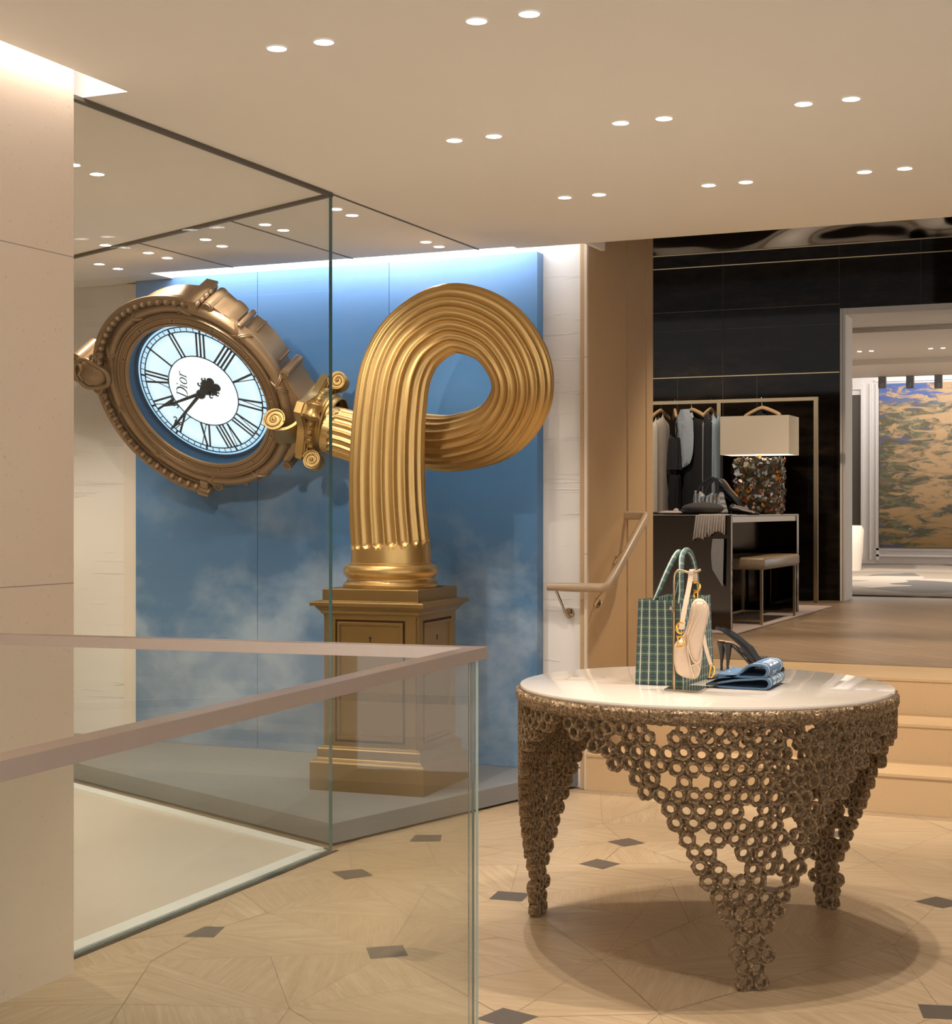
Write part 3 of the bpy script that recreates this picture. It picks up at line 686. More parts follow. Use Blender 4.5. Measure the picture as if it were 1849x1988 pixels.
h2 = MB().prism(pz([m1, RN+n, RN-n, m2])[::-1], 1.019, 1.041); h2.build('handrail', 'rail_metal', rl, bevel=.003)
def pane(a, b, th=.006):
    d = (b-a).normalized(); n = Vector((-d.y, d.x))*th/2; q = [a-n, b-n, b+n, a+n]
    vs = [(p.x, p.y, .0) for p in q] + [(p.x, p.y, 1.019) for p in q]
    return MB().add(vs, [(0, 1, 5, 4), (2, 3, 7, 6)], 0).add(vs, [(3, 2, 1, 0), (4, 5, 6, 7)], 1).add(vs, [(1, 2, 6, 5), (3, 0, 4, 7)], 2)
for o in (-.004, .004):
    n1 = Vector((-(RC-RL).normalized().y, (RC-RL).normalized().x))*o
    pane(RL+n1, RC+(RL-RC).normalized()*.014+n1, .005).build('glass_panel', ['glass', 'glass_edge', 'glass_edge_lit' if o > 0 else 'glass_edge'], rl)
for o in (-.004, .004):
    n1 = Vector((-(RN-RC).normalized().y, (RN-RC).normalized().x))*o
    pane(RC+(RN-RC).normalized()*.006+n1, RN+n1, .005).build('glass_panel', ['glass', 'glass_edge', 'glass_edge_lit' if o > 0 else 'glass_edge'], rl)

# ------------------------------------------------------------------ handrail on the stair wall
hr = empty('wall_handrail', (-2.339, 6.80, .94), 'tan leather-wrapped handrail rising along the stair wall on steel brackets', 'handrail')
rp = [(-2.645, 6.835, .942), (-2.50, 6.835, .942), (-2.385, 6.835, .943), (-2.36, 6.86, .947), (-2.355, 6.93, .990), (-2.355, 7.42, 1.262), (-2.365, 7.45, 1.272), (-2.42, 7.455, 1.272), (-2.469, 7.455, 1.272)]
rr = MB(); rr.tube([rp[0], rp[1], rp[2]] + rp[3:6] + rp[6:], [.018, .021, .021, .021, .021, .021, .021, .021, .021], 14, flat=1.0)
M['rail_tan'] = plain('rail_tan', (.40, .285, .18), .4, nz=.04)
rr.build('rail', 'rail_tan', hr, smooth=True)
for base, top in (((-2.575, 6.938, .815), (-2.605, 6.835, .93)), ((-2.469, 7.02, .86), (-2.36, 6.99, .99)), ((-2.469, 7.30, 1.05), (-2.36, 7.27, 1.15))):
    b = Vector(base); t = Vector(top); nn = Vector((0, -1, 0)) if base[1] > 6.93 else Vector((1, 0, 0))
    m = MB(); m.cyl(b, b + nn*.006, .024, 20, 0); q = b + nn*.05
    m.tube([tuple(v) for v in spline([tuple(b), tuple(b+nn*.035+Vector((0, 0, -.012))), tuple(q.lerp(t, .35)), tuple(t)], 6)], .006, 8)
    m.build('bracket', 'chrome', hr, smooth=True)

# ================================================================== the gold column-and-clock sculpture
PX, PY = -3.158, 6.232
root = empty('column_clock_sculpture', (PX, PY, .086), 'giant gold fluted column on a pedestal, looped round to end in a lit clock', 'sculpture')
PR = math.radians(3.0)
def rotp(x, y): return (PX + x*math.cos(PR) - y*math.sin(PR), PY + x*math.sin(PR) + y*math.cos(PR))
def sq(h): return [rotp(-h, -h), rotp(h, -h), rotp(h, h), rotp(-h, h)]
pd = MB()
def sqprof(mb, prof, mi=0):      # (half side, z) swept round the square plan
    rows = [[(x, y, z) for x, y in sq(h)] for h, z in prof]
    vs = [p for r in rows for p in r]; fs = []
    for i in range(len(rows)-1):
        for j in range(4): fs.append((i*4+j, i*4+(j+1) % 4, (i+1)*4+(j+1) % 4, (i+1)*4+j))
    fs += [(3, 2, 1, 0), tuple((len(rows)-1)*4+j for j in range(4))]
    mb.add(vs, fs, mi)
sqprof(pd, [(.268, .086), (.268, .205), (.264, .2125), (.255, .216), (.247, .222), (.244, .226), (.244, .262), (.240, .268), (.230, .272), (.226, .276)])
sqprof(pd, [(.214, .27), (.214, .86)])
sqprof(pd, [(.219, .835), (.222, .838), (.222, .848), (.230, .850), (.236, .862), (.247, .874), (.250, .876), (.250, .884), (.268, .884), (.268, .899), (.262, .904), (.226, .905), (.226, .955), (.223, .958)])
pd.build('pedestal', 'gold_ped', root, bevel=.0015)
RZ = Matrix.Translation((PX, PY, 0)) @ Matrix.Rotation(PR, 4, 'Z')
for k in range(4):
    m = MB(); m.xf = RZ @ Matrix.Rotation(k*PI/2, 4, 'Z'); zf = -.214
    def fr_(m, a, z0, z1, w, ya, yb, mi=0):
        m.box((-a, ya, z0), (a, yb, z0+w), mi); m.box((-a, ya, z1-w), (a, yb, z1), mi)
        m.box((-a, ya, z0+w), (-a+w, yb, z1-w), mi); m.box((a-w, ya, z0+w), (a, yb, z1-w), mi)
    m.box((-.214, zf-.010, .27), (-.165, zf+.001, .86)); m.box((.165, zf-.010, .27), (.214, zf+.001, .86))
    m.box((-.165, zf-.010, .27), (.165, zf+.001, .295)); m.box((-.165, zf-.010, .825), (.165, zf+.001, .86))
    m.box((-.165, zf-.002, .295), (.165, zf, .825), 1)
    fr_(m, .155, .305, .815, .012, zf-.014, zf-.001)
    m.box((-.143, zf-.007, .317), (.143, zf-.001, .803)); fr_(m, .143, .317, .803, .004, zf-.010, zf-.006)
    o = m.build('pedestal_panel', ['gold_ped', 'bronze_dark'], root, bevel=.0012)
    kh = MB(); kh.xf = m.xf; 
    kh.xf = m.xf @ Matrix.Translation((0, zf-.0075, .745)) @ Matrix.Rotation(PI/2, 4, 'X')
    disc(kh, (0, .003), .0055, -.0005, .0008, 14); kh.prism([(-.0022, 0), (.0022, 0), (.0034, -.014), (-.0034, -.014)][::-1], -.0005, .0008)
    q = kh.build('keyhole', 'black_gap', o)
# column base
zb = .958
cb = MB().lathe([(.0, zb-.002), (.208, zb-.002), (.212, zb+.004), (.212, zb+.016), (.206, zb+.021), (.198, zb+.026), (.194, zb+.036), (.196, zb+.044), (.202, zb+.050), (.208, zb+.060), (.211, zb+.072), (.209, zb+.084), (.203, zb+.095), (.196, zb+.100), (.184, zb+.101), (.184, zb+.107), (.177, zb+.110), (.177, zb+.10)], 96, c=(PX, PY, 0))
cb.build('column_base', 'gold', root, smooth=True, ang=50)
# fluted shaft: a tapering loop
UU = Vector((-.9567, -.1329, .2589)); RRv = Vector((.2892, -.5332, .795)); NN = RRv.cross(UU) * 1.0
NN = Vector((-.0324, -.8355, -.5486)); CK = Vector((-4.304, 6.4415, 1.860))
raw = [(756, 1140, PY, 156), (756, 1070, PY, 155), (753, 980, PY, 151), (752, 890, PY, 147), (757, 800, PY+.005, 143), (771, 718, PY+.015, 140), (808, 656, PY+.035, 138), (878, 618, PY+.065, 136), (958, 642, PY+.105, 131), (1007, 706, PY+.14, 126), (1012, 772, PY+.175, 121), (970, 833, PY+.22, 117), (892, 859, PY+.275, 112), (820, 856, PY+.32, 107), (756, 843, PY+.345, 103)]
ctl = []
for px, py, Y, w in raw:
    q = atY(px, py, Y); d = -q.x*SS + q.y*CC
    ctl.append((q.x, q.y, q.z, w/2*d/FPX))
ctl[0] = (PX, PY, .958+.10, ctl[1][3]); ctl[1] = (PX, PY, ctl[1][2], ctl[1][3])
for t, r in ((.90, .120), (.80, .118), (.70, .117)):
    q = CK - UU*t; ctl.append((q.x, q.y, q.z, r))
sp_ = spline(ctl, 26)
NF = 20; PN = 12; SEG = NF*PN
P3 = [Vector(q[:3]) for q in sp_]; RD = [q[3] for q in sp_]
L = [0]
for a, b in zip(P3, P3[1:]): L.append(L[-1] + (b-a).length)
# insert dense rings where the flutes end
def resample(tl):
    out = []
    for t in tl:
        i = max(j for j in range(len(L)) if L[j] <= t + 1e-9); i = min(i, len(L)-2); k = (t-L[i])/(L[i+1]-L[i])
        out.append((P3[i].lerp(P3[i+1], k), RD[i]*(1-k)+RD[i+1]*k))
    return out
T0, T1 = .075, L[-1]-.035
tl = [0, .03, .06] + [T0 + .0022*i for i in range(14)]
t = tl[-1]
while t < T1-.036: t += .014; tl.append(t)
tl = [t for t in tl if t < T1-.032] + [T1-.030+.0025*i for i in range(13)] + [L[-1]]
rs = resample(tl); pp = [a for a, b in rs]; fr3 = frames(pp, (1, 0, 0)); rows = []
for (c, R), t, (T, A, B) in zip(rs, tl, fr3):
    row = []
    for j in range(SEG):
        th = 2*PI*j/SEG; u = (j % PN)/PN; x = abs(u-.5)/.42
        e = min(t-T0, T1-t); hw = .42*2*PI*R/NF; dep = 0
        if e > 0:
            k = 1 if e >= hw else math.sqrt(max(0, 1-((hw-e)/hw)**2))
            if k > 0 and x < k: dep = math.sqrt(max(0, 1-(x/k)**2)) * k
        r = R*(1-.105*dep)
        row.append(c + A*(r*math.cos(th)) + B*(r*math.sin(th)))
    rows.append(row)
MB().grid(rows).build('fluted_column', 'gold', root, smooth=True, ang=60)

# clock frame: x = towards III, y = towards XII, z = out of the face
KM = Matrix.Translation(CK) @ Matrix((RRv, UU, NN)).transposed().to_4x4()
# ionic capital: axis along -y of the clock frame
def K(): m = MB(); m.xf = KM; return m
AX = Matrix(((1, 0, 0, 0), (0, 0, 1, 0), (0, -1, 0, 0), (0, 0, 0, 1)))      # local z -> clock -y
def Kc(): m = MB(); m.xf = KM @ Matrix(((1, 0, 0, 0), (0, 0, -1, 0), (0, 1, 0, -.06), (0, 0, 0, 1))); return m   # lathe z -> clock -y (z = distance from clock centre)
m = Kc()
m.lathe([(.0, .60), (.135, .60), (.150, .615), (.158, .628), (.150, .642), (.132, .652), (.128, .660), (.136, .664), (.139, .672), (.135, .680), (.127, .684), (.127, .705), (.121, .709)], 64)
ab = []
for k in range(4):
    a0 = PI/4 + k*PI/2
    for s_ in (-1, 1): ab.append((.212*math.cos(a0)+s_*.026*-math.sin(a0), .212*math.sin(a0)+s_*.026*math.cos(a0)))
    a1 = a0 + PI/2
    for i in range(1, 8):
        t = i/8; x = (1-t)*(.212*math.cos(a0)-.026*math.sin(a0)) + t*(.212*math.cos(a1)+.026*math.sin(a1)); y = (1-t)*(.212*math.sin(a0)+.026*math.cos(a0)) + t*(.212*math.sin(a1)-.026*math.cos(a1))
        k_ = 1-.20*math.sin(PI*t); ab.append((x*k_, y*k_))
m.prism(ab, .566, .600); m.prism([(x*.93, y*.93) for x, y in ab], .600, .608); m.prism([(x*.9, y*.9) for x, y in ab], .556, .566)
cap = m.build('capital', 'gold', root, smooth=True, ang=35)
eg = Kc()
for i in range(22):
    a = 2*PI*i/22; c = (.150*math.cos(a), .150*math.sin(a), .632)
    eg.ell(c, (.013, .013, .018), 8, 6)
    a2 = a + PI/22; eg.tube([(.150*math.cos(a2), .150*math.sin(a2), .615), (.155*math.cos(a2), .155*math.sin(a2), .652)], .003, 6)
eg.build('egg_moulding', 'gold', cap, smooth=True)
for k in range(4):
    a = PI/4 + k*PI/2; er = Vector((math.cos(a), math.sin(a), 0)); et = Vector((-math.sin(a), math.cos(a), 0)); ez = Vector((0, 0, 1))
    v = Kc(); c = er*.200 + ez*.652
    for s_ in (-1, 1):
        f = c + et*.030*s_
        v.tube(spiral(f, er, ez, .047, 2.4, 56, a0=-PI/2 if s_ > 0 else -PI/2, sgn=-1, k=.1), [.0062*(1-.45*i/56) for i in range(57)], 8)
    v.tube([c-et*.028, c-et*.014, c, c+et*.014, c+et*.028], [.044, .036, .031, .036, .044], 28)
    v.ell(c-et*.030, (.009, .009, .009), 8, 6); v.ell(c+et*.030, (.009, .009, .009), 8, 6)
    pth = spline([tuple(er*.085+ez*.608), tuple(er*.15+ez*.606), tuple(er*.195+ez*.612), tuple(er*.225+ez*.622)], 5)
    v.ribbon([Vector(p) for p in pth], .05, .012, et)
    v.build('volute', 'gold', cap, smooth=True, ang=50)
# case
case = K()
case.lathe([(0, -.152), (.45, -.152), (.480, -.145), (.488, -.03), (.500, -.02)], 96)
case.lathe([(.381, -.050), (.381, .022), (.388, .030), (.398, .030), (.400, .026), (.403, .030), (.425, .031), (.428, .027), (.431, .031), (.438, .031), (.440, .040), (.448, .042), (.452, .034), (.455, .020)], 120)
case.lathe([(.452+.0+.030*(1-math.cos(t)) , .004+.034*math.sin(t)) for t in [PI*i/14 for i in range(15)]] + [(.513, -.012), (.503, -.025)], 120)
cs = case.build('clock_case', 'bronze', root, smooth=True, ang=50)
fc = K(); n = 96; vs = [(0, 0, -.036)]; uvs = []
RF = .362
for rr_ in (RF*.5, RF): vs += [(rr_*math.sin(2*PI*i/n), rr_*math.cos(2*PI*i/n), -.036) for i in range(n)]
fcs = [(0, 1+(i+1) % n, 1+i) for i in range(n)] + [(1+i, 1+(i+1) % n, 1+n+(i+1) % n, 1+n+i) for i in range(n)]
fc.add(vs, fcs, 0, [[(vs[j][0], vs[j][1]) for j in f] for f in fcs])
fc.build('clock_face', 'face', cs)
rc = K(); rc.lathe([(.355, -.0385), (.3805, -.0385), (.3802, .020)], 96); rc.build('recess_ring', 'recess_blue', cs)
gl = K(); gl.lathe([(.0, .012), (.38, .012)], 64); gl.build('clock_glass', 'glass', cs)
tr = K(); z = -.0335
for ra, rb in ((.190, .195), (.3215, .327), (.346, .3515)): tr.lathe([(ra, z-.002), (ra, z), (rb, z), (rb, z-.002)], 120, closed_prof=True)
for i in range(60):
    a = 2*PI*i/60; e1 = Vector((math.sin(a), math.cos(a), 0)); e2 = Vector((math.cos(a), -math.sin(a), 0)); w = .0022 if i % 5 else .0055
    q = [e1*.325-e2*w, e1*.348-e2*w, e1*.348+e2*w, e1*.325+e2*w]; tr.add([p+Vector((0, 0, z)) for p in q], [(0, 1, 2, 3)])
tr.build('minute_track', 'numeral', cs)
# numerals: strokes (x0,y0,x1,y1,w) with y 0 = inner circle, 1 = outer
def numeral(a, text):
    W = {'I': .30, 'V': .62, 'X': .62}; tot = sum(W[c] for c in text) + .0; x = -tot/2; s = .125; m = K()
    e1 = Vector((math.sin(a), math.cos(a), 0)); e2 = Vector((math.cos(a), -math.sin(a), 0)); hs = .066
    def st(xa, ya, xb, yb, w):
        p = e1*(.194+s*ya*1.02) + e2*(xa*hs); q = e1*(.194+s*yb*1.02) + e2*(xb*hs); d = (q-p).normalized(); nn = Vector((-d.y, d.x, 0))*w/2
        m.add([v+Vector((0, 0, z)) for v in (p-nn, q-nn, q+nn, p+nn)], [(0, 1, 2, 3)])
    for c in text:
        w = W[c]; cx = x + w/2
        if c == 'I': st(cx, 0, cx, 1, .0105); ser = [cx]
        if c == 'V': st(cx-w*.36, 1, cx, 0, .0115); st(cx+w*.36, 1, cx, 0, .0048)
        if c == 'X': st(cx-w*.36, 1, cx+w*.36, 0, .0115); st(cx+w*.36, 1, cx-w*.36, 0, .0048)
        for yy in (.012, .988):
            if c == 'V' and yy < .5: continue
            for o in ([0] if c == 'I' else [-w*.36, w*.36]): st(cx+o-.11, yy, cx+o+.11, yy, .0035)
        x += w
    m.build('numeral', 'numeral', cs)
for i, tx in enumerate(['XII', 'I', 'II', 'III', 'IIII', 'V', 'VI', 'VII', 'VIII', 'IX', 'X', 'XI']): numeral(i*PI/6, tx)
# lettering on the dial
lt = K(); zz = -.0325
def stroke(pts, ws):
    rows = []
    for i, p in enumerate(pts):
        a = Vector(pts[max(0, i-1)]); b = Vector(pts[min(len(pts)-1, i+1)]); d = (b-a).normalized(); nn = Vector((-d.y, d.x))*ws[i]/2
        rows.append([(p[0]-nn.x, p[1]-nn.y, zz), (p[0]+nn.x, p[1]+nn.y, zz)])
    lt.grid([[Vector(q) for q in r] for r in rows], closed=False, caps=False)
H_ = .062; ox = -.066; oy = .088
def S(pts, ws): stroke([(ox+x*H_+y*H_*.16, oy+y*H_) for x, y in pts], [w*H_ for w in ws])
S([(.14, 0), (.14, 1)], [.12, .12]); S([(.0, .98), (.4, .98)], [.04]*2); S([(.0, .02), (.4, .02)], [.04]*2)
arc = [(.34+.44*math.sin(PI*i/16), .5+.48*math.cos(PI*i/16)) for i in range(17)]; S(arc, [.04+.11*math.sin(PI*i/16) for i in range(17)])
S([(1.0, 0), (1.0, .62)], [.1, .1]); S([(.88, .02), (1.14, .02)], [.035]*2); S([(.88, .61), (1.03, .61)], [.035]*2); S([(1.0, .84), (1.0, .94)], [.1, .1])
S([(1.52+.24*math.cos(2*PI*i/20), .31+.31*math.sin(2*PI*i/20)) for i in range(21)], [.04+.08*abs(math.cos(2*PI*i/20)) for i in range(21)])
S([(2.0, 0), (2.0, .62)], [.1, .1]); S([(1.88, .02), (2.14, .02)], [.035]*2); S([(1.88, .61), (2.03, .61)], [.035]*2); S([(2.02, .42), (2.1, .55), (2.2, .61), (2.28, .58)], [.03, .05, .07, .12])
lt.build('dial_lettering', 'numeral', cs)
def hand(a, ln, z, name, tail):
    m = K(); e1 = Vector((math.sin(a), math.cos(a), 0)); e2 = Vector((math.cos(a), -math.sin(a), 0)); Z = Vector((0, 0, 1))
    def P(u, v, dz=0): return e1*u + e2*v + Z*(z+dz)
    def pl(q, th=.004):
        n = len(q); vs = [P(u, v) for u, v in q] + [P(u, v, th) for u, v in q]
        m.add(vs, [list(range(n)), list(range(n, 2*n))[::-1]] + [(i, (i+1) % n, n+(i+1) % n, n+i) for i in range(n)])
    pl([(0, -.009), (ln*.72, -.006), (ln*.76, -.013), (ln*.82, -.008), (ln, 0), (ln*.82, .008), (ln*.76, .013), (ln*.72, .006), (0, .009)])
    for s_ in (-1, 1):
        c = P(ln*.72, s_*.022, .002); m.tube([P(ln*.80, s_*.004, .002), P(ln*.76, s_*.012, .002)] + [Vector(v) for v in spiral(c, e1, e2*s_, .012, .75, 14, a0=-.6, sgn=-1, k=.5)], .0028, 6)
    if tail:
        pl([(0, -.012), (-.05, -.020), (-.09, -.016), (-.115, 0), (-.09, .016), (-.05, .020), (0, .012)])
        for s_ in (-1, 1):
            for u in (-.045, -.085):
                c = P(u, s_*.034, .002); m.tube(spiral(c, e1, e2*s_, .013, .8, 14, a0=PI, k=.5), .0036, 6)
        for c in ((-.105, 0, .022), (-.075, .018, .018), (-.075, -.018, .018), (-.035, 0, .022)):
            m.ell(P(c[0], c[1], .002), (c[2], c[2], .004), 14, 6, basis=(e1, e2, Z))
    m.build(name, 'hand', cs)
hand(math.radians(-33), .258, -.016, 'hour_hand', True)
hand(math.radians(-55.5), .335, -.008, 'minute_hand', True)
hb = K(); hb.ell((-.004, .0, -.01), (.026, .026, .016), 20, 8); hb.build('hand_hub', 'hand', cs, smooth=True)
# screws and recessed lines on the flat bezel
sc_ = K()
for i in range(12):
    a = 2*PI*(i+.5)/12; c = (.4135*math.sin(a), .4135*math.cos(a))
    disc(sc_, c, .0075, .030, .0322, 14, 1); disc(sc_, c, .0050, .0322, .0350, 12, 0)
    for da in (-.05, .05):
        b = a+da; e1 = Vector((math.sin(b), math.cos(b), 0)); e2 = Vector((math.cos(b), -math.sin(b), 0))
        q = [e1*.406-e2*.001, e1*.421-e2*.001, e1*.421+e2*.001, e1*.406+e2*.001]; sc_.add([p+Vector((0, 0, .0322)) for p in q], [(0, 1, 2, 3)], 1)
    seg = [(a+.05+(2*PI/12-.10)*k/8) for k in range(9)]
    for ra in (.4085, .4185):
        for s0, s1 in zip(seg, seg[1:]):
            sc_.add([(r_*math.sin(b), r_*math.cos(b), .0322) for b, r_ in ((s0, ra-.0009), (s1, ra-.0009), (s1, ra+.0009), (s0, ra+.0009))], [(0, 1, 2, 3)], 1)
sc_.build('bezel_screws', ['bronze', 'bronze_dark'], cs)
# crossed ribbons round the torus
for i in range(10):
    a0 = 2*PI*(i+.35)/10; m = K()
    for sg in (-1, 1):
        for off_ in (-.012, .012):
            pth = []
            for k in range(17):
                t = PI*k/16; a = a0 + sg*(k/16-.5)*.19 + off_*.9; r = .482-.0325*math.cos(t); zz_ = .004+.0365*math.sin(t)
                pth.append((r*math.sin(a), r*math.cos(a), zz_))
            m.tube(pth, .0042, 6)
    m.build('ribbon_tie', 'bronze', cs, smooth=True)
# hood: cornice over the XII half with egg-and-dart
A0, A1 = math.radians(0), math.radians(180)
hd = K()
hd.lathe([(.490, -.150), (.516, -.150), (.522, -.03), (.536, .0), (.545, .012), (.552, .040), (.560, .048), (.560, .060), (.548, .064), (.540, .060), (.533, .052), (.512, .046), (.508, .010), (.498, .0)], 90, a0=A0, a1=A1, closed_prof=True)
hood = hd.build('hood_cornice', 'bronze', cs, smooth=True, ang=35)
ed = K()
for i in range(36):
    a = A0 + (A1-A0)*(i+.5)/36; er = Vector((math.cos(a), math.sin(a), 0)); et = Vector((-math.sin(a), math.cos(a), 0)); c = er*.528 + Vector((0, 0, .050))
    ed.ell(c, (.0185, .0150, .024), 10, 6, 0, (er, et, Vector((0, 0, 1))))
    ed.tube([c + er*(.0175*math.cos(t)) + et*(.0185*math.sin(t)) + Vector((0, 0, .008)) for t in [PI*(-.62+1.24*k/8) for k in range(9)]], .0030, 5)
ed.build('egg_and_dart', 'bronze', cs, smooth=True)
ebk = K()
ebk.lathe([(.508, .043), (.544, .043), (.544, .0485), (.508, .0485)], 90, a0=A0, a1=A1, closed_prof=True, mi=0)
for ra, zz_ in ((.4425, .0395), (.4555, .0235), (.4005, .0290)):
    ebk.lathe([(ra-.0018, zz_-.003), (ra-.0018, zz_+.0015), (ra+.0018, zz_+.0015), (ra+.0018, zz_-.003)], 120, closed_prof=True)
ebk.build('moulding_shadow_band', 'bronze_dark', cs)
for sg in (-1, 1):           # end blocks at III and IX, then scrolls running towards VI
    e = K(); X = lambda r: sg*r
    def bx(x0, y0, z0, x1, y1, z1, b=.003): e.box((min(X(x0), X(x1)), y0, z0), (max(X(x0), X(x1)), y1, z1), 0, b)
    bx(.490, -.040, -.148, .530, .004, .050); bx(.530, -.045, -.150, .550, .006, .060); bx(.550, -.050, -.152, .562, .010, .070)
    for i in range(5): e.ell((X(.540), -.047, -.125+i*.043), (.016, .010, .020), 10, 6)
    e.build('cornice_end_block', 'bronze', cs, smooth=True, ang=30)
    s = K(); zv = Vector((0, 0, 1)); ex = Vector((sg, 0, 0)); ey = Vector((0, -1, 0))
    c = ex*.512 + ey*.080
    s.tube([c - zv*.14, c + zv*.018], .029, 26)
    s.tube(spiral(c + zv*.020, ex, ey, .027, 1.9, 40, a0=PI, k=.12), [.006*(1-.4*i/40) for i in range(41)], 7)
    def band(angs, rads, z0, z1):
        rows = []
        for a, r in zip(angs, rads):
            d = Vector((sg*math.sin(math.radians(a)), math.cos(math.radians(a)), 0))
            rows.append([d*.480+zv*z0, d*r+zv*z0, d*r+zv*z1, d*.480+zv*z1])
        s.grid(rows)
    band([98, 101, 104, 107, 109, 112, 115], [.530, .532, .522, .512, .518, .514, .502], -.145, .004)
    c2 = Vector((sg*.512*math.sin(math.radians(118)), .512*math.cos(math.radians(118)), 0))
    s.tube([c2 - zv*.135, c2 + zv*.010], .014, 16); s.tube([c2 + zv*.010, c2+zv*.016], [.014, .010], 16)
    s.tube([c - ex*.035 + ey*.01 + zv*.012, Vector((sg*.500*math.sin(math.radians(108)), .500*math.cos(math.radians(108)), .012)), c2+zv*.010], .006, 7)
    band([120, 126, 132, 138, 144, 147], [.500, .504, .503, .502, .500, .495], -.150, -.014)
    for a, rr_, cr in ((126, .503, .007), (146, .496, .009)):
        d = Vector((sg*math.sin(math.radians(a)), math.cos(math.radians(a)), 0)); s.tube([d*rr_-zv*.15, d*rr_-zv*.05], cr, 10)
    s.build('scroll_bracket', 'bronze', cs, smooth=True, ang=45)
    # outward scroll where the neck begins
    w = K(); a = math.radians(151); c3 = Vector((sg*.545*math.sin(a)*1.0, .545*math.cos(a), 0))
    w.tube([c3 - zv*.13, c3 + zv*.025], .023, 20); w.tube(spiral(c3 + zv*.026, ex, ey, .021, 1.5, 26, a0=PI/2, sgn=1), .0045, 6)
    w.build('neck_scroll', 'bronze', cs, smooth=True, ang=45)
nk = K()
out = [(.262, -.462), (.225, -.490), (.165, -.525), (.135, -.553), (.135, -.566)]
poly = out + [(-x, y) for x, y in out[::-1]] + [(-.20, -.440), (0, -.485), (.20, -.440)]
nk.prism(poly[::-1], -.145, .012)
nk.tube([(x, y, .014) for x, y in out], .007, 7); nk.tube([(-x, y, .014) for x, y in out], .007, 7)
nk.build('neck_bracket', 'bronze', cs, smooth=True, ang=30)
# console scroll in front of the neck
co = K(); co.xf = KM @ Matrix.Translation((0, -.452, .062)) @ Matrix.Rotation(math.radians(-32), 4, 'Y') @ Matrix.Translation((0, .452, -.062)); zv = Vector((0, 0, 1)); ey = Vector((0, -1, 0)); c = Vector((0, -.452, .062))
co.tube([c + Vector((x, 0, 0)) for x in (-.115, -.07, -.02, .04, .055)], [.054, .047, .043, .046, .055], 30)
co.tube(spiral(c + Vector((.057, 0, 0)), ey, zv, .053, 2.2, 50, a0=0, sgn=-1), [.0065*(1-.45*i/50) for i in range(51)], 8)
co.tube(spiral(c + Vector((-.117, 0, 0)), ey, zv, .053, 2.2, 50, a0=0, sgn=-1), [.0065*(1-.45*i/50) for i in range(51)], 8)
co.ell(c + Vector((.057, 0, 0)), (.008, .012, .012), 10, 6)
co.ribbon([Vector(p) for p in spline([(-.03, -.47, .108), (-.03, -.52, .090), (-.03, -.555, .055), (-.03, -.572, .010)], 6)], .150, .014, (1, 0, 0))
co.build('console_scroll', 'gold', cs, smooth=True, ang=50)
# cartouche at XII
ca = K(); ca.xf = KM @ Matrix.Translation((0, -.028, .030))
ca.ell((0, .590, .030), (.066, .082, .042), 24, 12)
ca.tube(spiral((.085, .575, .03), Vector((1, 0, 0)), Vector((0, 1, 0)), .030, 1.5, 26, a0=PI, k=.2), .0085, 8)
ca.tube(spiral((-.085, .575, .03), Vector((-1, 0, 0)), Vector((0, 1, 0)), .030, 1.5, 26, a0=PI, k=.2), .0085, 8)
rim = [(.075*math.cos(t)*(1+.15*math.sin(3*t)), .590+.098*math.sin(t), .045) for t in [2*PI*i/36 for i in range(37)]]
ca.tube(rim, .012, 8)
ca.tube([(-.05, .655, .050), (-.03, .63, .062), (0, .648, .066), (.03, .63, .062), (.05, .655, .050)], .009, 8)
ca.prism([(-.045, .50), (.045, .50), (.060, .56), (-.060, .56)], -.165, .03)
ca.prism([(-.06, .53), (.06, .53), (.055, .66), (.02, .71), (-.02, .71), (-.055, .66)], -.155, .005)
ca.tube(spiral((.045, .690, .02), Vector((1, 0, 0)), Vector((0, 1, 0)), .036, 1.8, 34, a0=-PI/2, sgn=1), .0085, 8)
ca.tube(spiral((-.045, .690, .02), Vector((-1, 0, 0)), Vector((0, 1, 0)), .036, 1.8, 34, a0=-PI/2, sgn=1), .0085, 8)
for sx in (-1, 1):
    ca.tube([(sx*.045, .690, -.15), (sx*.045, .690, .018)], .030, 18); ca.tube([(sx*.12, .545, -.02), (sx*.118, .54, .035)], .018, 14)
    ca.tube(spiral((sx*.118, .54, .037), Vector((sx, 0, 0)), Vector((0, 1, 0)), .017, 1.3, 20), .004, 6)
ca.ell((0, .738, -.01), (.030, .022, .05), 14, 8); ca.ell((.03, .565, .058), (.013, .013, .008), 12, 6)
ca.build('cartouche', 'bronze', cs, smooth=True, ang=50)

# ================================================================== round table
TX, TY, TH, TR = -1.298, 4.683, .768, .570
tb = empty('round_table', (TX, TY, 0), 'round table with cream lacquer top and three honeycomb cast-bronze legs', 'table')
m = MB(); prof = [(0, TH-.014), (TR-.010, TH-.014), (TR-.006, TH-.012), (TR-.004, TH-.006), (TR-.006, TH-.001), (TR-.010, TH), (0, TH)]
m.lathe(prof, 160, c=(TX, TY, 0)); m.build('table_top', 'tabletop', tb, smooth=True, ang=40)
m = MB(); random.seed(3); rows = []
pr = [(TR-.03, TH-.012), (TR-.004, TH-.011), (TR+.003, TH-.014), (TR+.005, TH-.024), (TR+.005, TH-.040), (TR+.002, TH-.050), (TR-.008, TH-.056), (TR-.03, TH-.054)]
for i in range(720):
    a = 2*PI*i/720; row = []
    for k, (r, z) in enumerate(pr):
        j = 0 if k in (0, 7) else random.uniform(-.0028, .0028)
        row.append((TX+(r+j)*math.cos(a), TY+(r+j)*math.sin(a), z+(j if k > 1 else 0)))
    rows.append(row)
rows.append(rows[0]); m.grid([[Vector(p) for p in r] for r in rows], True, False)
m.build('rim', 'cast', tb, smooth=True, ang=80)
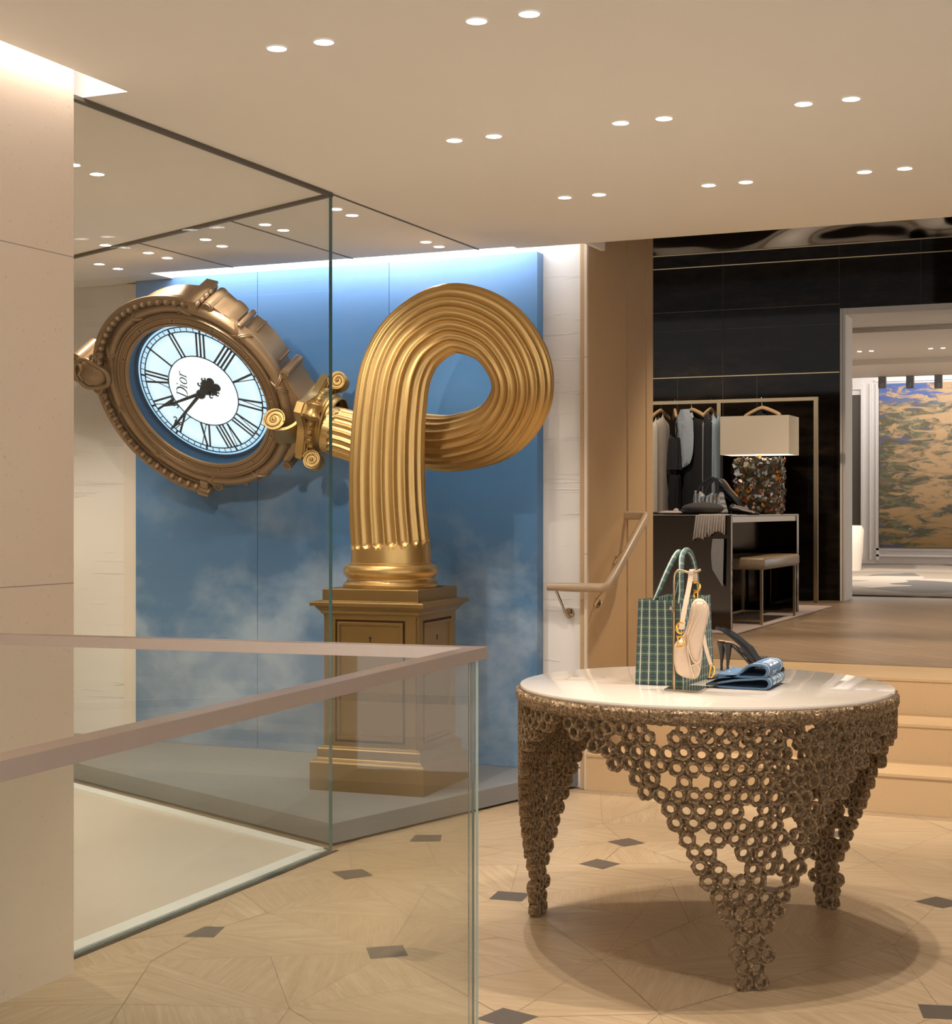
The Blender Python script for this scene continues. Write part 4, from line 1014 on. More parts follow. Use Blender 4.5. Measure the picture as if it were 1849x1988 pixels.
def halfang(t):         # half angle (deg) of a leg at height fraction t
    P = [(0, 4.5), (.16, 6.0), (.30, 8.5), (.38, 13), (.43, 15), (.55, 20), (.65, 26), (.78, 34), (.86, 42), (.93, 52), (1.0, 59)]
    for (a, b), (c, d) in zip(P, P[1:]):
        if t <= c: return b + (d-b)*(t-a)/(c-a)
    return 59
HT = TH-.058; RO = .556; PITCH = .0445
def leg(ang, seed):
    rnd = random.Random(seed); m = MB(); cells = []
    dz = PITCH*.866; nz = int(HT/dz)
    for j in range(nz+1):
        z = .021 + j*dz
        if z > HT-.012: z = HT-.012
        w = halfang(min(1, z/HT))*PI/180*RO; n = max(1, int(w/PITCH+.35)); 
        xs_ = [(i+(.5 if j % 2 else 0))*PITCH for i in range(-n-1, n+2)]
        xs_ = [x for x in xs_ if abs(x) <= w-.004] or [-.5*PITCH, .5*PITCH]
        if z/HT < .12: xs_ = [-.5*PITCH, .5*PITCH]
        for x in xs_:
            edge = abs(x) > w-PITCH*1.2
            if z/HT > .2 and not edge and rnd.random() < .14: continue
            cells.append((x+rnd.uniform(-.0055, .0055), z+rnd.uniform(-.0045, .0045)*(z > .05)))
    def P(x, z, dr): a = ang + x/RO; return Vector((TX+(RO+dr)*math.cos(a), TY+(RO+dr)*math.sin(a), z))
    NS = 16
    for x, z in cells:
        ro = .0232*rnd.uniform(.96, 1.06); ri = .0125*rnd.uniform(.92, 1.08); ph = rnd.random()*PI/3; th = .015
        rows = []
        for (r, d) in ((ri, -th), (ri*.94, -th*.2), (ri, th*.8), (ri*1.18, th*1.05), (ro*.86, th*1.0), (ro*1.0, th*.45), (ro*1.0, -th*.5), (ro*.9, -th), (ri, -th)):
            row = []
            for k in range(NS):
                t = 2*PI*k/NS; q = r*(1+(.06*math.cos(6*(t+ph)) if r > ri*1.3 else 0)+rnd.uniform(-.06, .06)*(r > ri*1.1))
                row.append(P(x+q*math.cos(t), max(.0005, z+q*math.sin(t)), d))
            rows.append(row)
        m.grid(rows, True, False)
    for i, (x, z) in enumerate(cells):      # webs joining neighbours
        for (x2, z2) in cells[i+1:]:
            d = math.hypot(x2-x, z2-z)
            if .036 < d < .060:
                ux, uz = (x2-x)/d, (z2-z)/d; a_, b_ = .019, d-.019
                if b_ < a_: b_ = a_+.002
                m.tube([P(x+ux*a_, z+uz*a_, 0), P(x+ux*b_, z+uz*b_, 0)], .0115, 7)
    return m
for k, (a, s_) in enumerate(((-61.5, 5), (60.0, 9), (178.5, 14))):
    leg(math.radians(a), s_).build('leg', 'cast', tb, smooth=True, ang=60)

# ------------------------------------------------------------------ check tote
B0 = Vector((-1.486, 4.578)); B1 = Vector((-1.334, 4.592)); B2 = Vector((-1.329, 4.905)); B3 = Vector((-1.482, 4.890)); z0, z1 = TH+.0005, 1.029
tt = empty('tote_bag', ((B0.x+B2.x)/2, (B0.y+B2.y)/2, TH), 'green and navy checked woven tote bag standing on the round table', 'handbag')
tp = [B0+Vector((.010, 0)), B1+Vector((-.012, .004)), B2+Vector((-.010, -.006)), B3+Vector((.006, 0))]
m = MB(); Q = [B0, B1, B2, B3]; NG = 10
for k in range(4):
    a, b = Q[k], Q[(k+1) % 4]; c, d = tp[(k+1) % 4], tp[k]; ln = (b-a).length
    nn = Vector(((b-a).y, -(b-a).x)).normalized(); R_ = []; U_ = []
    for i in range(NG+1):
        v = i/NG; row = []; ur = []
        for j in range(NG+1):
            u = j/NG; q = (a.lerp(b, u)).lerp(d.lerp(c, u), v); bul = .006*math.sin(PI*u)*math.sin(PI*min(1, v*1.1+.05)) * (-1 if k % 2 == 0 else .8)
            q = q + nn*bul; row.append((q.x, q.y, z0+(z1-z0)*v + .003*math.sin(PI*u)*(v > .95)*(-1))); ur.append((k*.37+u*ln, v*(z1-z0)))
        R_.append(row); U_.append(ur)
    vs = [p for r in R_ for p in r]; fs = []; uv = []
    for i in range(NG):
        for j in range(NG):
            ids = (i*(NG+1)+j, i*(NG+1)+j+1, (i+1)*(NG+1)+j+1, (i+1)*(NG+1)+j); fs.append(ids); uv.append([U_[q//(NG+1)][q % (NG+1)] for q in ids])
    m.add(vs, fs, 0, uv)
m.add([(p.x, p.y, z0) for p in Q], [(3, 2, 1, 0)], 0, [[(p.x, p.y) for p in Q[::-1]]])
m.add([(p.x, p.y, z1-.05) for p in tp], [(0, 1, 2, 3)], 1)
body = m.build('body', ['plaid', 'cloth_black'], tt, smooth=True, ang=50)
def uvtube(mb, pts, r, n=12):
    pts = [Vector(p) for p in pts]; fr = frames(pts); s = 0; vs = []; fs = []; uv = []
    acc = [0]
    for a, b in zip(pts, pts[1:]): acc.append(acc[-1]+(b-a).length)
    for p, (t, a, b) in zip(pts, fr): vs += [p + a*(r*math.cos(2*PI*j/n)) + b*(r*math.sin(2*PI*j/n)) for j in range(n)]
    for i in range(len(pts)-1):
        for j in range(n):
            k = (j+1) % n; fs.append((i*n+j, i*n+k, (i+1)*n+k, (i+1)*n+j)); w = 2*PI*r/n
            uv.append([(w*j+.003, acc[i]), (w*(j+1)+.003, acc[i]), (w*(j+1)+.003, acc[i+1]), (w*j+.003, acc[i+1])])
    mb.add(vs, fs, 0, uv)
hA = [atD(*q) for q in ((1272, 1166, 4.80), (1279, 1150, 4.80), (1293, 1116, 4.81), (1309, 1083, 4.83), (1319, 1072, 4.86), (1325, 1082, 4.90), (1321, 1112, 4.94), (1312, 1150, 4.97), (1309, 1166, 4.98))]
hB = [atD(*q) for q in ((1321, 1172, 4.745), (1323, 1150, 4.75), (1323, 1110, 4.76), (1324, 1082, 4.79), (1333, 1068, 4.84), (1343, 1078, 4.90), (1350, 1106, 4.95), (1354, 1140, 4.98), (1357, 1168, 5.00))]
for h in (hA, hB):
    m = MB(); uvtube(m, [Vector(q) for q in spline([tuple(v) for v in h], 7)], .0085); m.build('handle', 'plaid', tt, smooth=True)

# ------------------------------------------------------------------ metal stand and cream saddle bag
pb = atZ(1309, 1338, TH)
sd = empty('display_stand', (pb.x, pb.y, TH), 'slim metal display stand with square foot and hooked arm holding the cream bag', 'display stand')
pc = [(-1.357, 4.454), (-1.246, 4.436), (-1.253, 4.572), (-1.364, 4.584)]
MB().prism(pc, TH+.0004, TH+.006).build('foot_plate', 'chrome', sd, bevel=.001)
top = atD(1309, 1122, 4.655); pth = [(pb.x, pb.y, TH+.005), (top.x, top.y, top.z-.02)]
hook = [tuple(atD(*q)) for q in ((1309, 1128, 4.655), (1311, 1114, 4.655), (1319, 1107, 4.655), (1329, 1109, 4.65), (1340, 1112, 4.645), (1352, 1110, 4.64), (1361, 1106, 4.64))]
MB().tube([pth[0], (pb.x, pb.y, .995)], .0052, 10).build('sleeve', 'pale_brass', sd, smooth=True)
MB().tube([(pb.x, pb.y, .99), pth[1]] + [Vector(q) for q in spline(hook, 5)], .0038, 10).build('arm', 'pale_brass', sd, smooth=True)
q = atD(1303, 1181, 4.65); MB().ell(q, (.006, .006, .006), 10, 8).build('clamp_knob', 'chrome', sd, smooth=True)
DB = 4.60
sb = empty('saddle_bag', tuple(atD(1342, 1312, DB)), 'cream leather saddle-shaped handbag with gold letter hardware hanging from the metal stand', 'handbag')
RV = Vector((CC, SS, 0)); FV = Vector((-SS, CC, 0)); UV_ = Vector((0, 0, 1))
def lens_(outline, d, t, bul, n=36, name='body', mat='leather', par=None, inset=.006):
    # closed outline in pixels -> puffy solid of thickness t centred on depth d
    P = spline([tuple(q) for q in outline + [outline[0]]], 4)[:-1]; c = (sum(p[0] for p in P)/len(P), sum(p[1] for p in P)/len(P))
    rows = []
    for sc, dd in ((.0, -t/2-bul), (.35, -t/2-bul*.9), (.65, -t/2-bul*.6), (.86, -t/2-bul*.25), (.96, -t/2+.002), (1, -t/2+.008), (1, t/2-.008), (.96, t/2-.002), (.8, t/2), (.0, t/2)):
        rows.append([atD(c[0]+(x-c[0])*max(sc, .01), c[1]+(y-c[1])*max(sc, .01), d+dd) for x, y in P])
    return MB().grid(rows).build(name, mat, par, smooth=True, ang=70)
lens_([(1331, 1226), (1339, 1196), (1343, 1174), (1352, 1163), (1366, 1164), (1376, 1177), (1377, 1195), (1372, 1216), (1367, 1240), (1364, 1270), (1361, 1300), (1353, 1317), (1340, 1318), (1322, 1312), (1312, 1300), (1310, 1270), (1313, 1250), (1322, 1240)], DB+.012, .040, .004, name='body', par=sb)
lens_([(1346, 1176), (1354, 1167), (1366, 1169), (1375, 1182), (1373, 1206), (1367, 1232), (1363, 1262), (1358, 1284), (1350, 1287), (1341, 1274), (1335, 1254), (1334, 1236), (1341, 1212)], DB-.020, .014, .006, name='flap', par=sb)
lens_([(1310, 1252), (1317, 1243), (1331, 1246), (1337, 1262), (1341, 1285), (1348, 1310), (1344, 1317), (1328, 1314), (1314, 1304), (1309, 1280)], DB-.018, .016, .006, name='front_pocket', par=sb)
lens_([(1342, 1290), (1350, 1289), (1358, 1297), (1358, 1308), (1351, 1317), (1346, 1308)], DB-.015, .012, .004, name='side_gusset', par=sb)
for pts_ in ([(1336, 1246), (1338, 1262), (1345, 1281), (1353, 1288), (1360, 1281), (1364, 1258)], [(1335, 1252), (1337, 1272), (1342, 1296), (1349, 1316)], [(1352, 1167), (1349, 1185), (1342, 1210), (1334, 1232)], [(1367, 1171), (1358, 1192), (1348, 1216), (1338, 1240)], [(1342, 1293), (1352, 1290), (1359, 1301), (1355, 1313)]):
    MB().tube([Vector(v) for v in spline([tuple(atD(x, y, DB-.0345)) for x, y in pts_], 6)], .0016, 6).build('piping', 'piping', sb, smooth=True)
m = MB(); S_ = [atD(*q) for q in ((1324, 1214, 4.575), (1330, 1180, 4.595), (1337, 1145, 4.62), (1341, 1122, 4.635), (1342, 1111, 4.637), (1344, 1106.5, 4.640), (1347, 1108, 4.650), (1350, 1118, 4.655), (1350, 1130, 4.658))]
m.ribbon([Vector(q) for q in spline([tuple(v) for v in S_], 5)], .0145, .003, RV)
m.build('strap', 'leather', sb)
m = MB(); m.ribbon([atD(1326, 1208, 4.566), atD(1323, 1222, 4.562)], .0165, .004, RV); m.build('strap_end', 'piping', sb)
m = MB(); m.ribbon([Vector(q) for q in spline([tuple(atD(*q)) for q in ((1366, 1232, 4.60), (1369, 1250, 4.585), (1375, 1272, 4.575), (1381, 1291, 4.57))], 5)], .0105, .003, RV); m.build('strap', 'leather', sb)
m = MB(); m.ribbon([atD(1321, 1258, 4.556), atD(1321, 1274, 4.556)], .0095, .003, RV); m.build('tab', 'leather', sb)
def letter(ch, px, py, d, h, rot, flip=1, sq_=1.0):
    c = atD(px, py, d); a = math.radians(rot); e1 = (RV*math.cos(a)+UV_*math.sin(a))*flip*sq_; e2 = -RV*math.sin(a)+UV_*math.cos(a); m = MB(); r = h/2
    if ch == 'C': m.tube([c+e1*(r*.8*math.cos(t))+e2*(r*math.sin(t)) for t in [math.radians(42+276*i/24) for i in range(25)]], [.0021+.0016*math.sin(PI*i/24) for i in range(25)], 8)
    else:
        m.tube([c-e1*r*.45-e2*r, c-e1*r*.45+e2*r], .0026, 8)
        m.tube([c-e1*r*.7+e2*r, c+e2*r]+[c+e1*(r*.75*math.sin(t))+e2*(r*math.cos(t)) for t in [PI*i/16 for i in range(17)]]+[c-e1*r*.7-e2*r], .0026, 8)
    return m
letter('C', 1322, 1219, 4.555, .030, 5).build('letter_hardware', 'brass', sb, smooth=True)
letter('D', 1321, 1246, 4.550, .030, 0).build('letter_hardware', 'brass', sb, smooth=True)
letter('C', 1352, 1139, 4.650, .027, 180).build('letter_hardware', 'brass', sb, smooth=True)
letter('D', 1352, 1156, 4.640, .020, 180).build('letter_hardware', 'brass', sb, smooth=True)
letter('D', 1382, 1303, 4.570, .034, -8, 1, .6).build('letter_hardware', 'brass', sb, smooth=True)

# ------------------------------------------------------------------ folded blue knit scarves with woven lettering
def fold(name, ctl_, label, y0, y1, th, lines, skew):
    e = empty('folded_scarf', (-1.17, (y0+y1)/2, ctl_[0][1]), label, 'scarf', None)
    P = [Vector((x, z, 0)) for x, z in spline(ctl_, 8)]
    acc = [0]
    for a, b in zip(P, P[1:]): acc.append(acc[-1]+(b-a).length)
    def nrm(i):
        t = (P[min(i+1, len(P)-1)]-P[max(i-1, 0)]).normalized(); return Vector((-t.y, t.x, 0))
    def band(mb, ya, yb, off0, off1, i0=0, i1=None, mi=0):
        rows = []
        for i in range(i0, (i1 or len(P)-1)+1):
            q, n_ = P[i], nrm(i)
            def X(y, o): v = q+n_*o; return Vector((v.x + skew*(y-y0), y, v.y))
            rows.append([X(ya, off0), X(ya, off1), X(yb, off1), X(yb, off0)])
        mb.grid(rows, True, True, mi)
    ks = len([1 for q in P if q.x > -1.232 and P.index(q) > 0])
    m = MB(); band(m, y0, y1, -th/2, th/2); 
    for f_i, f in enumerate(m.f):
        if sum(m.v[k].x - skew*(m.v[k].y-y0) for k in f)/len(f) < -1.229: m.mi[f_i] = 1
    b = m.build('knit', ['knit', 'knit_dark'], e, smooth=True, ang=50)
    # index range of the curl
    cur = [i for i, q in enumerate(P) if q.x > -1.125]; i0, i1 = cur[0], cur[-1]
    for ya in (y0+.018, y1-.022):
        m = MB(); band(m, ya, ya+.0028, th/2-.0005, th/2+.0006, i0, i1); m.build('white_stripe', 'white_yarn', e)
    for (txt, size, s_at) in lines:
        cu = bpy.data.curves.new('t', 'FONT'); cu.body = txt; cu.size = size; cu.align_x = 'CENTER'; cu.offset = .0007
        to = bpy.data.objects.new('t', cu); COL.objects.link(to); dg = bpy.context.evaluated_depsgraph_get()
        me = bpy.data.meshes.new_from_object(to.evaluated_get(dg)); bpy.data.objects.remove(to)
        vs = []
        for v in me.vertices:
            s = s_at - v.co.y; s = max(0, min(acc[-1]-1e-5, s)); i = max(j for j in range(len(acc)) if acc[j] <= s); i = min(i, len(P)-2)
            k = (s-acc[i])/(acc[i+1]-acc[i]); q = P[i].lerp(P[i+1], k); n_ = nrm(i).lerp(nrm(i+1), k).normalized(); w = q + n_*(th/2+.0009)
            y = (y0+y1)/2 + v.co.x*.68; vs.append((w.x + skew*(y-y0), y, w.y))
        m = MB(); m.add(vs, [list(p_.vertices) for p_ in me.polygons]); m.build('woven_lettering', 'white_yarn', e); bpy.data.meshes.remove(me)
    return e, acc, P
zt = TH+.004
lo = [(-1.085, zt+.030), (-1.12, zt+.0265), (-1.17, zt+.021), (-1.25, zt+.015), (-1.262, zt+.010), (-1.25, zt+.004), (-1.17, zt+.001), (-1.10, zt+.001), (-1.085, zt+.003), (-1.073, zt+.011), (-1.076, zt+.022), (-1.088, zt+.027), (-1.110, zt+.022), (-1.135, zt+.014)]
lo = [(-1.135, zt+.010), (-1.110, zt+.014), (-1.092, zt+.023), (-1.078, zt+.0225), (-1.072, zt+.013), (-1.079, zt+.003), (-1.10, zt+.0), (-1.17, zt+.0), (-1.255, zt+.002), (-1.264, zt+.007), (-1.255, zt+.012), (-1.20, zt+.014), (-1.15, zt+.018)]
up = [(-1.150, zt+.026), (-1.120, zt+.034), (-1.105, zt+.052), (-1.088, zt+.056), (-1.075, zt+.046), (-1.078, zt+.034), (-1.095, zt+.029), (-1.15, zt+.0235), (-1.20, zt+.0205), (-1.250, zt+.019), (-1.262, zt+.023), (-1.250, zt+.028), (-1.20, zt+.037), (-1.150, zt+.052), (-1.115, zt+.064), (-1.088, zt+.067), (-1.070, zt+.058), (-1.066, zt+.044)]
lo = [(-1.130, zt+.012), (-1.105, zt+.008), (-1.093, zt+.012)] + [(-1.240, zt+.0125)][:0]
def rollprof(xc, zc, r, xl, zl, zlow):
    # lower layer from the left end to the right, round the roll, back along the top to the left end
    P = [(xl+.03, zlow+.002), (xl+.10, zlow), (xc-.03, zlow), (xc, zc-r)]
    P += [(xc+r*math.sin(t), zc-r*math.cos(t)) for t in (PI*.25, PI*.5, PI*.75)]
    P += [(xc-.004, zc+r), (xc-.04, zc+r*.75), (xl+.09, zl+.016), (xl+.035, zl+.006), (xl, zl)]
    return P[::-1]
f1 = fold('lower', rollprof(-1.088, zt+.0155, .0150, -1.264, zt+.006, zt+.0005), 'folded blue knit scarf with white lettering, lower one of the pair on the table', 4.575, 4.800, .0058, [('LES FLEURS', .040, .206)], -.03)
f2 = fold('upper', rollprof(-1.098, zt+.0515, .0175, -1.262, zt+.022, zt+.0335), 'folded blue knit scarf with white lettering, upper one of the pair on the table', 4.580, 4.805, .0062, [('LES FLEURS', .036, .192), ('DU MAL', .026, .224)], -.03)
# pale ribbon lying by the fold
m = MB(); m.ribbon([Vector(q) for q in spline([tuple(atD(*q)) for q in ((1386, 1318, 4.70), (1398, 1311, 4.72), (1408, 1310, 4.74), (1418, 1303, 4.76))], 5)], .012, .002, FV)
tag(m.build('ribbon', 'cloth_cream'), 'short pale ribbon lying between the scarves and the checked tote', 'ribbon')

# ------------------------------------------------------------------ black slingback heels
def shoe(loc, rot, label, bow):
    e = empty('slingback_shoe', loc, label, 'shoe', 'black slingback heels on the round table')
    Mx = Matrix.Rotation(rot, 4, 'Z') @ Matrix.Diagonal((.80, 1, 1, 1)); 
    def mb(): q = MB(); q.xf = Mx; return q
    sole = [(.0, .098, .019), (.025, .096, .024), (.05, .086, .023), (.08, .064, .021), (.11, .038, .024), (.14, .016, .031), (.17, .008, .034), (.20, .007, .028), (.225, .008, .016), (.243, .009, .004)]
    SP = spline(sole, 4)
    rows = [[Vector((x, -w, z)), Vector((x, w, z)), Vector((x, w, z-.006)), Vector((x, -w, z-.006))] for x, z, w in SP]
    m = mb(); m.grid(rows, True, True, 0); m.build('sole', 'black_leather', e, local=True, smooth=True)
    rows = [[Vector((x, -w*.93, z+.0012)), Vector((x, w*.93, z+.0012)), Vector((x, w*.93, z)), Vector((x, -w*.93, z))] for x, z, w in SP]
    m = mb(); m.grid(rows); m.build('insole', 'insole', e, local=True)
    m = mb(); m.tube([(.012, 0, .093), (.014, 0, .075), (.014, 0, .045), (.012, 0, .02), (.012, 0, .0)], [.020, .0145, .0085, .0055, .0050], 12); m.build('heel', 'black_leather', e, local=True, smooth=True)
    rows = []
    for x, z, w in [q for q in SP if q[0] >= .125]:
        k = (x-.125)/.12; hh = .030*(1-k)**.6+.006
        rows.append([Vector((x, -w*1.03*math.cos(t), z-.004+hh*math.sin(t))) for t in [PI*i/12 for i in range(13)]] + [Vector((x, w*.98, z-.004)), Vector((x, -w*.98, z-.004))])
    m = mb(); m.grid(rows[2:]); m.build('vamp', 'black_leather', e, local=True, smooth=True, ang=60)
    for s_ in (-1, 1):
        m = mb(); m.ribbon([Vector(q) for q in spline([(.165, s_*.033, .014), (.135, s_*.031, .040), (.105, s_*.026, .078), (.06, s_*.026, .110), (.02, s_*.024, .132), (-.008, s_*.010, .140), (-.010, 0, .141)], 5)], [.026]*6+[.020]*5+[.014]*8+[.012]*12, .0025, (.62, 0, .78)); m.build('strap', 'black_leather', e, local=True)
    m = mb(); m.ribbon([(.06, -.031, .088), (.085, -.03, .062), (.115, -.032, .044)], .008, .002, (0, 0, 1)); m.build('buckle_strap', 'black_leather', e, local=True)
    if bow:
        m = mb(); rnd = random.Random(2)
        for i in range(7):
            a = 2*PI*i/7; c = Vector((.195+.013*math.cos(a), .015*math.sin(a), .038)); m.ell(c, (.011, .007, .006), 8, 6, 0, (Vector((math.cos(a), math.sin(a), .5)).normalized(), Vector((-math.sin(a), math.cos(a), 0)), Vector((-.4*math.cos(a), -.4*math.sin(a), .9))))
        m.build('rosette', 'black_leather', e, local=True, smooth=True)
    return e
h1p = atZ(1411, 1304, TH); shoe((h1p.x-.006, h1p.y, TH+.0005), math.radians(20), 'black slingback stiletto heel on the table, the nearer of the pair', True)
h2p = atZ(1391, 1306, TH); shoe((h2p.x-.012, h2p.y+.075, TH+.0005), math.radians(24), 'black slingback stiletto heel on the table, half hidden behind the checked tote', True)

# ================================================================== upper store furniture
FZ = .507
dk = empty('console_desk', (-3.1, 10.96, FZ), 'dark mirrored console desk carrying the lamp at the back of the store', 'desk')
DX0, DX1, DY0, DY1, DT = -3.75, -2.590, 9.97, 12.0, 1.268
MB().box((DX0, DY0, DT-.012), (DX1, DY1, DT), 0, .002).build('desk_top', 'smoked', dk)
MB().box((DX0, DY0, FZ), (DX1, DY0+.05, DT-.012)).build('front_panel', 'smoked', dk)
MB().box((DX0, DY1-.05, FZ), (DX1, DY1, DT-.012)).build('end_panel', 'smoked', dk)
MB().box((-3.02, DY0+.05, FZ), (-2.99, DY1-.05, DT-.012)).build('back_panel', 'smoked', dk)
MB().box((-3.0, DY0+.05, DT-.05), (DX1-.006, DY1-.05, DT-.012)).build('apron', 'chrome', dk)
m = MB()
for y in (DY0, DY1-.012): m.box((DX1-.004, y, FZ), (DX1+.004, y+.012, DT))
m.box((DX1-.003, DY0, DT-.006), (DX1+.004, DY1, DT+.001)); m.box((DX0, DY0-.003, DT-.005), (DX1, DY0+.002, DT+.001))
m.build('metal_edge', 'chrome', dk)
tag(MB().box((-3.4, 9.80, FZ), (-2.50, 12.85, FZ+.014), 0, .004).build('shag_rug', 'cloth_pink'), 'grey-beige shaggy rug under the mirrored desk', 'rug')
so = empty('stool', (-2.7, 11.0, FZ+.014), 'bench stool with crushed velvet seat and slim brass legs tucked under the mirrored desk', 'stool')
m = MB(); m.box((-2.93, 10.46, .895), (-2.485, 11.56, .978), 0, .012); m.build('seat', 'suede', so, smooth=True, ang=60, bevel=.006)
for x in (-2.90, -2.515):
    for y in (10.50, 11.52): MB().box((x-.009, y-.009, FZ+.014), (x+.009, y+.009, .895)).build('leg', 'pale_brass', so)
m = MB(); 
for y in (10.50, 11.52): m.box((-2.90, y-.006, FZ+.035), (-2.515, y+.006, FZ+.050))
m.box((-2.906, 10.5, FZ+.035), (-2.894, 11.52, FZ+.05)); m.build('stretcher', 'pale_brass', so)

# clothes rack
rk = empty('clothes_rack', (-3.4, 13.42, FZ), 'tall square brass clothes rack standing against the dark stone wall', 'clothes rack')
MB().box((-4.62, 13.39, 2.232), (-2.724, 13.43, 2.262)).build('rail', 'pale_brass', rk)
for x in (-2.742, -3.585, -4.62): MB().box((x-.017, 13.392, FZ), (x+.017, 13.428, 2.232)).build('upright', 'pale_brass', rk)
def hanger(x, rot, name, label, half=.19, z=2.232):
    e = empty(name, (x, 13.41, z), label[0], label[1], label[2]); R = Matrix.Rotation(rot, 4, 'Z')
    def mb(): q = MB(); q.xf = R; return q
    h = mb(); h.tube([(0, .0-.012, .02), (0, -.004, .042), (0, .010, .040), (0, .014, .022), (0, .004, -.01), (0, 0, -.055)], .0028, 6); h.build('hook', 'chrome', e, local=True, smooth=True)
    w = mb(); w.tube([Vector(q) for q in spline([(0, -half, -.120), (0, -half*.6, -.085), (0, -.04, -.058), (0, 0, -.050), (0, .04, -.058), (0, half*.6, -.085), (0, half, -.120)], 4)], [.010]+[.016]*23+[.010], 8, flat=.8, up=(0, 0, 1)); w.build('hanger', 'hanger', e, local=True, smooth=True)
    return e, mb
def drape(mb, z0, z1, wx, wy, nf, amp, flare=1.0, yc=0, xc=0, seed=1, low=0, neck=.06):
    if z0 > -.2: z0 += .055
    rnd = random.Random(seed); ph = [rnd.random()*6 for _ in range(4)]; rows = []; N = 56
    for i in range(23):
        t = i/22; z = z0 + (z1-z0)*t
        sh = min(1, t*9); wyy = (neck + (wy-neck)*sh**.8)*(1+(flare-1)*t); wxx = (wx*.55+(wx*.45)*sh)*(1+(flare-1)*t)
        row = []
        for j in range(N):
            a = 2*PI*j/N; f = 1 + amp*(t**.7)*(math.sin(nf*a+ph[0]+t*1.2) + .5*math.sin((nf+4)*a+ph[1]-t))
            row.append((xc + wxx/2*f*math.cos(a), yc + wyy/2*f*math.sin(a), z + low*t*math.sin(a+ph[2])*.5 - (.07*abs(math.sin(a)) if t == 0 else .05*abs(math.sin(a))*(1-sh))))
        rows.append([Vector(p_) for p_ in row])
    return mb.grid(rows)
GG = 'clothes on the brass rack'
e, mb = hanger(-4.115, -.15, 'coat', ('long cream knit coat, leftmost on the brass rack', 'coat', GG))
drape(mb(), -.13, -1.24+.28, .07, .33, 7, .08, 1.0, seed=1).build('body', 'cloth_cream', e, local=True, smooth=True)
drape(mb(), -.17, -.95, .085, .10, 4, .05, .95, yc=-.19, xc=.02, seed=3, neck=.05).build('sleeve', 'cloth_cream', e, local=True, smooth=True)
e, mb = hanger(-3.987, .35, 'dress', ('black sleeveless dress showing its wooden hanger, second from the left on the brass rack', 'dress', GG))
drape(mb(), -.26, -.58, .10, .24, 6, .10, 1.45, seed=5).build('bodice', 'cloth_charcoal', e, local=True, smooth=True)
drape(mb(), -.58, -1.02, .11, .34, 8, .10, 1.0, seed=6, neck=.3).build('skirt', 'cloth_black', e, local=True, smooth=True)
mb().tube([(0, -.16, -.17), (.01, -.15, -.24), (0, -.13, -.31)], .006, 6).build('strap', 'cloth_black', e, local=True)
e, mb = hanger(-3.832, .95, 'coat_dress', ('black coat dress with a pale grey shirt bib, third on the brass rack', 'dress', GG))
drape(mb(), -.12, -1.02, .12, .40, 8, .07, 1.0, seed=7).build('body', 'cloth_black', e, local=True, smooth=True)
drape(mb(), -.16, -.85, .09, .11, 4, .06, 1.0, yc=-.23, seed=8, neck=.05).build('sleeve', 'cloth_charcoal', e, local=True, smooth=True)
bb = mb(); rows = []
for i in range(15):
    t = i/14; w = .13*(1-.1*t) if t < .72 else .117*math.sqrt(max(0, 1-((t-.72)/.28)**2))+.002
    w = min(w, .06+.35*t); rows.append([Vector((-.082-.018*math.cos(PI*.5*(k/4-1))-.004*math.sin(k*2.2+t*9), w*(k/4-1), -.05-.51*t)) for k in range(9)] )
bb.grid(rows, False, False); bb.ribbon([(-.106, 0, -.16), (-.108, 0, -.58)], .006, .002, (0, 1, 0))
for z in (-.25, -.35, -.45, -.53): bb.ell((-.110, .006, z), (.003, .004, .004), 6, 4)
bb.build('shirt_bib', 'cloth_shirt', e, local=True, smooth=True)
cr = mb(); cr.ribbon([(-.05, -.08, -.10), (-.09, -.05, -.13), (-.10, -.01, -.19)], .05, .004, (0, .5, 1)); cr.ribbon([(-.05, .08, -.10), (-.09, .05, -.13), (-.10, .01, -.19)], .05, .004, (0, -.5, 1)); cr.build('collar', 'cloth_shirt', e, local=True)
e, mb = hanger(-3.661, -.1, 'jacket', ('long grey wool jacket beside a pale blue lining, fourth on the brass rack', 'jacket', GG))
drape(mb(), -.12, -.98, .09, .34, 7, .07, .98, seed=11).build('body', 'cloth_grey', e, local=True, smooth=True)
drape(mb(), -.14, -.92, .09, .20, 5, .08, 1.0, xc=.075, yc=-.06, seed=12).build('lining', 'cloth_blue', e, local=True, smooth=True)
cr = mb(); cr.tube([(0, -.05, -.10), (-.02, -.07, -.14), (0, -.05, -.19)], .018, 8, flat=.5); cr.build('collar', 'cloth_shirt', e, local=True, smooth=True)
e, mb = hanger(-3.205, 1.2, 'dark_top', ('dark garment on a pale hanger behind the lamp shade', 'top', GG))
drape(mb(), -.12, -1.10, .12, .42, 7, .06, .9, seed=14).build('body', 'cloth_black', e, local=True, smooth=True)

